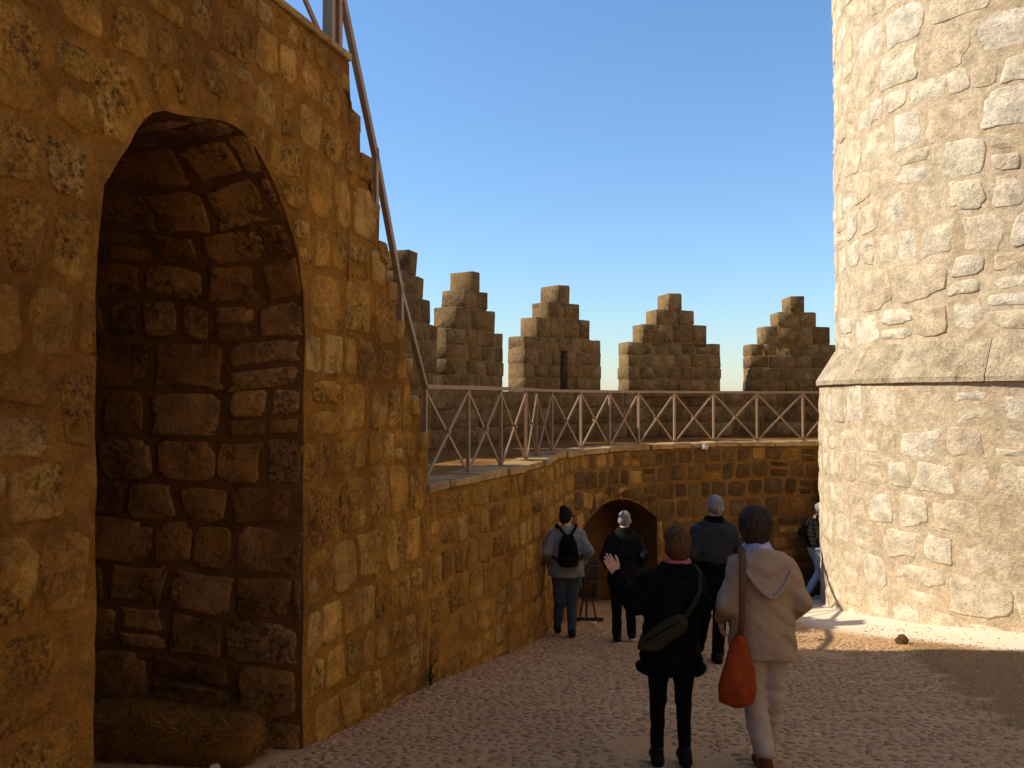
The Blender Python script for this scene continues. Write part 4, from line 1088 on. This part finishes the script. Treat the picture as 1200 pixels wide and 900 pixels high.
    def garment(s, name, mat, prof, arms=None, ends=(1, 1), crease=.006, seed=1.0, extra=None, f=(9, 9, 14)):
        k = s.k; P = [tuple(v * k for v in q) for q in prof]; pts = [np.array([q[1] - q[3], q[2] - q[4], q[0]]) for q in P] + [np.array([q[1] + q[3], q[2] + q[4], q[0]]) for q in P]
        if arms: pts += [s.j[n + d] for n in ('sh', 'el', 'wr') for d in 'LR']
        pts = np.array(pts); F = Field(pts.min(0) - .13, pts.max(0) + .13, s.res); F.loft(P, .045)
        if arms: s.sleeves(F, *arms, ends)
        if extra: extra(F, k)
        F.creases(crease, seed, f); F.creases(crease * .6, seed + 2.2, (f[0] * 2.3, f[1] * 2, f[2] * 1.9)); return field_obj(name, [F], mat, s.o)
    def trousers(s, mat, rt=.092, rk=.066, ra=.052, hem=.06, seed=1.0, crease=.004):
        k, j = s.k, s.j; pts = np.array([j[n + d] for n in ('hip', 'knee', 'ank') for d in 'LR']); F = Field(pts.min(0) - .2, pts.max(0) + .24, s.res); hip = (j['hipL'] + j['hipR']) / 2
        F.cap(hip + np.array([-.03, 0, .08]) * k, hip + np.array([.03, 0, .08]) * k, .125 * k, .125 * k, .04, .85)
        for sd in 'LR':
            F.cap(j['hip' + sd] + np.array([0, -.01, .0]), j['knee' + sd], rt * k * 1.12, rk * k, .025); a = j['ank' + sd]; e = a + np.array([0, 0, hem - .085]) * k; F.cap(j['knee' + sd], e, rk * k, ra * k, .02)
        F.creases(crease, seed, (13, 9, 17)); F.creases(crease * .7, seed + 1, (24, 15, 38)); return field_obj("trousers", [F], mat, s.o)
    def shoes(s, mat, sole=None, tall=0.0, sz=1.0):
        k, j = s.k, s.j
        for sd in 'LR':
            a = j['ank' + sd]; g0 = a - np.array([0, 0, .085]) * k; F = Field(g0 + np.array([-.1, -.14, -.03]), g0 + np.array([.1, .28, .30]), .008)
            F.cap(g0 + np.array([0, -.045, .045]) * k, g0 + np.array([0, .14, .035]) * k * sz, .042 * k, .038 * k, .02); F.cap(g0 + np.array([0, -.03, .06]) * k, g0 + np.array([0, -.02, .09 + tall]) * k, .042 * k, .046 * k, .03)
            zc = g0[2] + .004; sl, (X, Y, Z) = F.box(F.lo, F.lo + F.h * F.n); F.V = np.maximum(F.V, (zc - Z) + 0 * F.V).astype(np.float32)
            sh = field_obj("shoe", [F], mat, s.o)
            if sole:
                G = Field(g0 + np.array([-.1, -.14, -.03]), g0 + np.array([.1, .28, .1]), .007); G.cap(g0 + np.array([0, -.05, .016]) * k, g0 + np.array([0, .145, .016]) * k, .046 * k, .042 * k, .01); X, Y, Z = [G.ax[i].reshape([-1 if q == i else 1 for q in range(3)]) for i in range(3)]
                G.V = np.maximum(G.V, np.maximum(g0[2] + .002 - Z, Z - g0[2] - .024) + 0 * G.V).astype(np.float32); field_obj("sole", [G], sole, sh)

def strap_obj(name, path, w, th, mat, parent, normal):
    """flat band along a path; normal(p) gives the outward side"""
    g = Geo(); path = [Vector(p) for p in path]
    for i, p in enumerate(path):
        d = (path[min(i + 1, len(path) - 1)] - path[max(i - 1, 0)]).normalized(); n_ = Vector(normal(p)); x = d.cross(n_).normalized(); n2 = x.cross(d).normalized()
        for sx_, sn in ((-1, -1), (1, -1), (1, 1), (-1, 1)): g.v.append(tuple(p + x * (w / 2 * sx_) + n2 * (th / 2 * sn))); g.r.append(.5)
    for i in range(len(path) - 1):
        for q in range(4): g.f.append((i * 4 + q, i * 4 + (q + 1) % 4, (i + 1) * 4 + (q + 1) % 4, (i + 1) * 4 + q))
    g.f += [(3, 2, 1, 0), tuple(len(path) * 4 - 4 + q for q in range(4))]
    return link(name, new_mesh(name, g.v, g.f, True, g.r), mat, parent)
def sub(o, name, loc, turn=0.0):
    e = empty(name, loc); e.rotation_euler.z = turn; return e

DOWN = lambda sx: ((0, .25, -1), (0, 1, 0), (-sx, 0, 0), .45)
# --- woman in denim jacket with backpack
f1 = Figure("person in pale denim jacket and blue jeans, hair in a bun, nearest the curved wall", .74, 11.62, 1.76, 0.05, .012)
f1.pose(hipL=(-.09, 0, .88), hipR=(.09, 0, .88), kneeL=(-.085, .02, .47), kneeR=(.075, .03, .47), ankL=(-.105, .16, .10), ankR=(.065, -.03, .085), elL=(-.27, -.05, 1.12), elR=(.27, -.05, 1.12), wrL=(-.235, .12, .96), wrR=(.235, .12, .96), shL=(-.19, 0, 1.38), shR=(.19, 0, 1.38), head=(.0, .035, 1.565))
f1.body(-.5, {'L': DOWN(-1), 'R': DOWN(1)}); f1.hair(M['hair_black'], 'bun', -.5)
f1.garment("jacket", M['denim_light'], [(.80, 0, 0, .235, .165), (.84, 0, 0, .235, .165), (1.02, 0, 0, .215, .15), (1.2, 0, 0, .22, .14), (1.34, 0, 0, .215, .12), (1.42, 0, -.005, .15, .09), (1.46, 0, -.01, .075, .07)], (.08, .076, .06), (.97, .97), .007, 2.2)
f1.trousers(M['jeans'], .105, .075, .052, .08, 1.7); f1.shoes(M['shoe_black'])
F = Field((-.16, .02, 1.50), (.16, .22, 1.72), .006); kk = f1.k; hd = f1.j['head']; c_, s__ = math.cos(-.5), math.sin(-.5)
for sd in (-1, 1):
    q0 = hd + np.array([c_ * sd * .075 - s__ * .07, s__ * sd * .075 + c_ * .07, .008]) * kk; q1 = hd + np.array([c_ * sd * .085 + s__ * .0, s__ * sd * .085 - c_ * .0, .012]) * kk; q2 = hd + np.array([c_ * sd * .02 - s__ * .10, s__ * sd * .02 + c_ * .10, .005]) * kk
    F2 = Field(hd - .2, hd + .2, .006) if sd < 0 else F2
    F2.cap(q0, q1, .006, .005, .004); F2.cap(q0, q2, .017, .014, .004)
field_obj("sunglasses", [F2], M['shoe_black'], f1.o)
bp = empty("backpack", f1.o.location); bp.rotation_euler = f1.o.rotation_euler; tag(bp, "small black backpack worn over the pale denim jacket", "backpack")
F = Field((-.22, -.42, .9), (.22, -.08, 1.55), .009); k = f1.k
F.loft([(.96 * k, 0, -.215 * k, .13 * k, .075 * k), (1.1 * k, 0, -.225 * k, .135 * k, .085 * k), (1.25 * k, 0, -.21 * k, .115 * k, .07 * k), (1.36 * k, 0, -.17 * k, .07 * k, .045 * k)], .02, .03); F.creases(.004, 3); field_obj("pack_body", [F], M['black'], bp)
F = Field((-.22, -.46, .9), (.22, -.1, 1.2), .009); F.loft([(.965 * k, 0, -.27 * k, .11 * k, .05 * k), (1.10 * k, 0, -.275 * k, .112 * k, .05 * k)], .02, .03); field_obj("front_pocket", [F], M['charcoal'], bp)
for sd in (-1, 1):
    strap_obj("strap", [(sd * x * k, y * k, z * k) for x, y, z in ((.03, -.19, 1.35), (.075, -.150, 1.41), (.115, -.09, 1.455), (.13, -.02, 1.475), (.13, .07, 1.45), (.13, .13, 1.36))], .035, .012, M['black'], bp, lambda p: (0, -.6, .8))
    strap_obj("lower_strap", [(sd * x * k, y * k, z * k) for x, y, z in ((.10, -.2, 1.02), (.19, -.13, 1.07), (.225, -.02, 1.13))], .025, .01, M['black'], bp, lambda p: (sd * .7, -.7, 0))

# --- white-haired man in black
f2 = Figure("person with white hair in black jacket and trousers, walking beside the fire basket", 1.455, 11.12, 1.70, -.03, .012)
f2.pose(kneeL=(-.095, .03, .47), kneeR=(.085, .07, .47), ankL=(-.095, -.02, .085), ankR=(.11, .10, .10), elL=(-.245, -.08, 1.12), elR=(.245, -.08, 1.12), wrL=(-.20, .12, .97), wrR=(.20, .12, .97), head=(.015, .05, 1.575), shL=(-.185, 0, 1.37), shR=(.185, 0, 1.37))
f2.body(-.25, {'L': DOWN(-1), 'R': DOWN(1)}); f2.hair(M['hair_white'], 'crop', -.25)
f2.garment("jacket", M['charcoal'], [(.72, 0, 0, .205, .15), (.78, 0, 0, .21, .155), (1.0, 0, 0, .205, .15), (1.2, 0, 0, .215, .14), (1.34, 0, 0, .21, .12), (1.42, 0, 0, .14, .095), (1.49, 0, 0, .078, .075)], (.078, .072, .058), (.97, .97), .007, 4.1)
f2.trousers(M['black'], .092, .068, .058, .05, 3.3); f2.shoes(M['shoe_black'], M['sole'])

# --- tall grey-haired man
f3 = Figure("tall person with short grey hair in slate jacket, behind the cream jacket", 2.29, 9.70, 1.88, -.02, .012)
f3.pose(kneeL=(-.10, .02, .48), kneeR=(.06, .02, .48), ankL=(-.11, .26, .11), ankR=(.02, -.05, .085), elL=(-.235, -.05, 1.12), elR=(.235, -.04, 1.12), wrL=(-.225, .06, .90), wrR=(.22, .12, .93), head=(.02, .03, 1.58), shL=(-.19, 0, 1.385), shR=(.19, 0, 1.385))
f3.body(.0, {'L': DOWN(-1), 'R': DOWN(1)}); f3.hair(M['hair_grey'], 'crop')
f3.garment("jacket", M['slate'], [(1.02, 0, 0, .20, .15), (1.12, 0, 0, .21, .15), (1.25, 0, 0, .215, .14), (1.35, 0, 0, .205, .12), (1.43, 0, 0, .14, .09), (1.47, 0, 0, .085, .08)], (.072, .068, .056), (.45, .45), .006, 5.5)
f3.garment("coat_lower", M['black'], [(.70, 0, 0, .20, .15), (.85, 0, 0, .195, .145), (1.05, 0, 0, .195, .145)], None, (1, 1), .004, 1.1, lambda F, k: [F.cap(f3.j['el' + d] + (f3.j['wr' + d] - f3.j['el' + d]) * .3, f3.j['wr' + d], .072 * k, .058 * k, .02) for d in 'LR'])
f3.garment("collar", M['black'], [(1.42, 0, -.005, .125, .095), (1.46, 0, -.005, .105, .09), (1.495, 0, -.005, .092, .085)], None, (1, 1), .003, 2.0)
f3.trousers(M['black'], .095, .07, .06, .05, 6.3); f3.shoes(M['shoe_black'])

# --- woman in black, hand raised
f4 = Figure("person in black fur-trimmed coat and black leggings raising the left hand", 1.075, 5.80, 1.60, 0.0, .0085)
f4.pose(hipL=(-.088, 0, .86), hipR=(.088, 0, .86), kneeL=(-.092, .02, .46), kneeR=(.092, .02, .46), ankL=(-.105, -.01, .085), ankR=(.092, -.02, .085), shL=(-.18, 0, 1.36), shR=(.18, 0, 1.36), elL=(-.27, -.02, 1.15), wrL=(-.375, .12, 1.335), elR=(.215, -.05, 1.16), wrR=(.23, .16, 1.14), head=(.05, .02, 1.575), neck=(.03, -.01, 1.42))
f4.body(-.12, {'L': ((-.42, -.05, .75), (.55, 0, .45), (-.2, 1, 0), .10), 'R': ((-.6, .8, 0), (0, 0, 1), (0, -.5, -1), .5)}); f4.hair(M['hair_brown'], 'bob', -.12)
f4.garment("coat", M['black'], [(.70, -.005, 0, .225, .16), (.76, 0, 0, .222, .16), (.95, 0, 0, .20, .15), (1.12, 0, 0, .20, .145), (1.28, 0, 0, .215, .135), (1.37, .01, 0, .18, .11), (1.43, .03, 0, .10, .09)], (.08, .072, .05), (.92, .97), .007, 2.9, f=(11, 9, 16))
F = Field((-.3, -.25, .58), (.3, .25, .78), .0085)
for q in range(40):
    a = 6.283 * q / 40; b = 6.283 * (q + 1) / 40; F.cap((.225 * math.cos(a) * f4.k, .165 * math.sin(a) * f4.k, .70 * f4.k), (.225 * math.cos(b) * f4.k, .165 * math.sin(b) * f4.k, .70 * f4.k), .027, .027, .01)
F.creases(.004, 2, (50, 45, 40)); field_obj("fur_hem", [F], M['fur'], f4.o)
F = Field((-.2, -.22, 1.2), (.26, .2, 1.5), .0085)
F.loft([(1.34 * f4.k, .02, -.005, .17 * f4.k, .115 * f4.k), (1.39 * f4.k, .03, -.005, .155 * f4.k, .115 * f4.k), (1.455 * f4.k, .045, -.005, .115 * f4.k, .10 * f4.k)], .02, .03); F.creases(.005, 4, (50, 45, 40)); field_obj("fur_collar", [F], M['fur'], f4.o)
f4.garment("scarf", M['pink'], [(1.43, .045, 0, .104, .094), (1.475, .05, .0, .096, .088)], None, (1, 1), .004, 1.0, f=(25, 9, 30))
f4.trousers(M['black'], .092, .058, .043, .08, 1.2, .003); f4.shoes(M['shoe_black'], None, .02)
wb = empty("waist_bag", f4.o.location); tag(wb, "dark olive hip bag slung across the back of the black coat", "bag")
k = f4.k; F = Field((-.32, -.34, .82), (.16, -.06, 1.22), .0075)
for q in range(9):
    u = q / 8; a = lerp((-.20, -.165, .90), (.03, -.175, 1.055), u); F.ell(np.array(a) * k, np.array((.062, .05 - .012 * abs(u - .5), .078 - .05 * (u - .45) ** 2)) * k, .02)
F.creases(.003, 5); bag = field_obj("bag_body", [F], M['olive'], wb)
strap_obj("zip", [tuple(np.array(lerp((-.215, -.222, .945), (.02, -.225, 1.085), u)) * k) for u in np.linspace(0, 1, 6)], .010, .004, M['black'], bag, lambda p: (0, -1, 0))
strap_obj("strap", [tuple(np.array(q) * k) for q in ((.05, -.175, 1.08), (.12, -.165, 1.17), (.18, -.135, 1.27), (.2, -.07, 1.385), (.17, 0, 1.43), (.13, .09, 1.40))], .03, .008, M['olive'], wb, lambda p: (.3, -.8, .4))
strap_obj("strap", [tuple(np.array(q) * k) for q in ((-.24, -.15, .88), (-.245, -.06, .86), (-.20, .1, .88), (-.05, .185, 1.0), (.09, .16, 1.3), (.13, .09, 1.40))], .03, .008, M['olive'], wb, lambda p: (-.6, .5, .1))

# --- woman in cream jacket
f5 = Figure("person in cream hooded jacket, off-white trousers and brown ankle boots", 1.66, 5.70, 1.72, 0.03, .0085)
f5.pose(hipL=(-.085, 0, .87), hipR=(.085, 0, .87), kneeL=(-.05, .03, .47), kneeR=(.085, .06, .47), ankL=(-.005, -.05, .085), ankR=(.085, .17, .105), elL=(-.245, -.05, 1.09), elR=(.25, -.04, 1.10), wrL=(-.225, .14, .96), wrR=(.25, .14, .98), shL=(-.175, 0, 1.36), shR=(.175, 0, 1.36), head=(-.03, .035, 1.565), neck=(-.01, -.01, 1.43))
f5.body(-.15, {'L': DOWN(-1), 'R': DOWN(1)}); f5.hair(M['hair_dark'], 'full', -.15)
f5.garment("jacket", M['cream'], [(.735, .0, 0, .218, .165), (.78, 0, 0, .22, .168), (.95, 0, 0, .212, .16), (1.12, 0, 0, .205, .15), (1.28, 0, 0, .21, .135), (1.38, 0, 0, .165, .105), (1.43, -.01, 0, .10, .085)], (.078, .068, .056), (.95, .95), .0085, 7.2, f=(8, 9, 11))
F = Field((-.3, -.32, 1.05), (.28, .14, 1.56), .0075); k = f5.k     # hood hanging on the back
for q in range(15):
    u = (q / 14 * 2 - 1) * .84; x_ = u * .165; z_ = 1.385 - .20 * (1 - abs(u) ** 1.6); y_ = -.075 - .085 * (1 - u * u)
    F.cap((x_ * k, y_ * k, z_ * k), (x_ * .88 * k, (y_ + .02) * k, (z_ + .05) * k), .022 + .010 * (1 - u * u), .020 + .010 * (1 - u * u), .03)
for q in range(11):
    u = q / 10 * 2 - 1; F.cap((u * .125 * k, (-.06 - .05 * (1 - u * u)) * k, (1.425 - .03 * u * u) * k), (u * .11 * k, (-.09 - .045 * (1 - u * u)) * k, (1.32 + .05 * abs(u)) * k), .026, .038, .03)
F.creases(.005, 3.3, (20, 14, 18))
for q in range(22):
    pa_, pb_ = [np.array((u * .172, -.118 - .092 * (1 - u * u), 1.366 - .205 * (1 - abs(u) ** 1.6))) * k for u in ((q / 11 - 1) * .84, ((q + 1) / 11 - 1) * .84)]
    F.cap(pa_, pb_, .0125, .0125, .004)
hood = field_obj("hood", [F], M['cream'], f5.o)
f5.garment("scarf", M['blue_scarf'], [(1.42, -.02, 0, .112, .10), (1.455, -.025, 0, .095, .088), (1.49, -.03, .005, .078, .076)], None, (1, 1), .006, 2.0, f=(22, 9, 26))
f5.trousers(M['offwhite'], .094, .076, .069, .135, 8.1, .006); f5.shoes(M['boot'], None, .045)
tb = empty("shoulder_bag", f5.o.location); tb.rotation_euler = f5.o.rotation_euler; tag(tb, "rust orange cloth shoulder bag hanging beside the cream jacket", "bag")
F = Field((-.40, -.34, .42), (-.02, .06, 1.06), .0075)
F.loft([(.455 * k, -.205 * k, -.13 * k, .085 * k, .05 * k), (.49 * k, -.21 * k, -.14 * k, .118 * k, .075 * k), (.58 * k, -.21 * k, -.15 * k, .125 * k, .085 * k), (.70 * k, -.205 * k, -.15 * k, .095 * k, .065 * k), (.82 * k, -.20 * k, -.155 * k, .058 * k, .045 * k), (.93 * k, -.195 * k, -.16 * k, .028 * k, .025 * k)], .02, .04); F.creases(.009, 2.4, (34, 24, 5)); field_obj("pouch", [F], M['orange'], tb)
strap_obj("strap", [tuple(np.array(q) * k) for q in ((-.195, -.165, .90), (-.19, -.195, 1.02), (-.185, -.192, 1.15), (-.18, -.18, 1.28), (-.165, -.13, 1.39), (-.15, -.04, 1.455), (-.15, .06, 1.43), (-.17, .11, 1.3), (-.19, .12, 1.1), (-.2, -.02, .93))], .042, .010, M['strap'], tb, lambda p: (0, -.8, .3))

# --- man half hidden by the tower
f6 = Figure("person in black quilted jacket and jeans, half hidden behind the tower edge", 5.68, 15.95, 1.76, -1.25, .012)
f6.pose(kneeL=(-.08, .14, .48), kneeR=(.08, -.02, .46), ankL=(-.08, .30, .09), ankR=(.08, -.30, .13), elL=(-.25, -.12, 1.13), elR=(.25, -.10, 1.13), wrL=(-.2, .08, 1.0), wrR=(.2, .08, 1.0), head=(0, .08, 1.575), shL=(-.18, .02, 1.385), shR=(.18, .02, 1.385))
f6.body(0, {'L': DOWN(-1), 'R': DOWN(1)}); f6.hair(M['hair_grey'], 'crop')
def quilt(F, k):
    Z = F.ax[2].reshape(1, 1, -1); F.V += (.008 * np.cos(Z * 2 * math.pi / .075)).astype(np.float32)
f6.garment("jacket", M['charcoal'], [(.92, 0, 0, .19, .15), (1.0, 0, 0, .2, .155), (1.2, 0, .01, .21, .15), (1.34, 0, .02, .2, .125), (1.42, 0, .03, .14, .1), (1.48, 0, .04, .08, .08)], (.085, .085, .06), (.97, .97), .003, 4.1, quilt)
f6.trousers(M['jeans_pale'], .095, .07, .058, .06, 2.3); f6.shoes(M['shoe_black'])
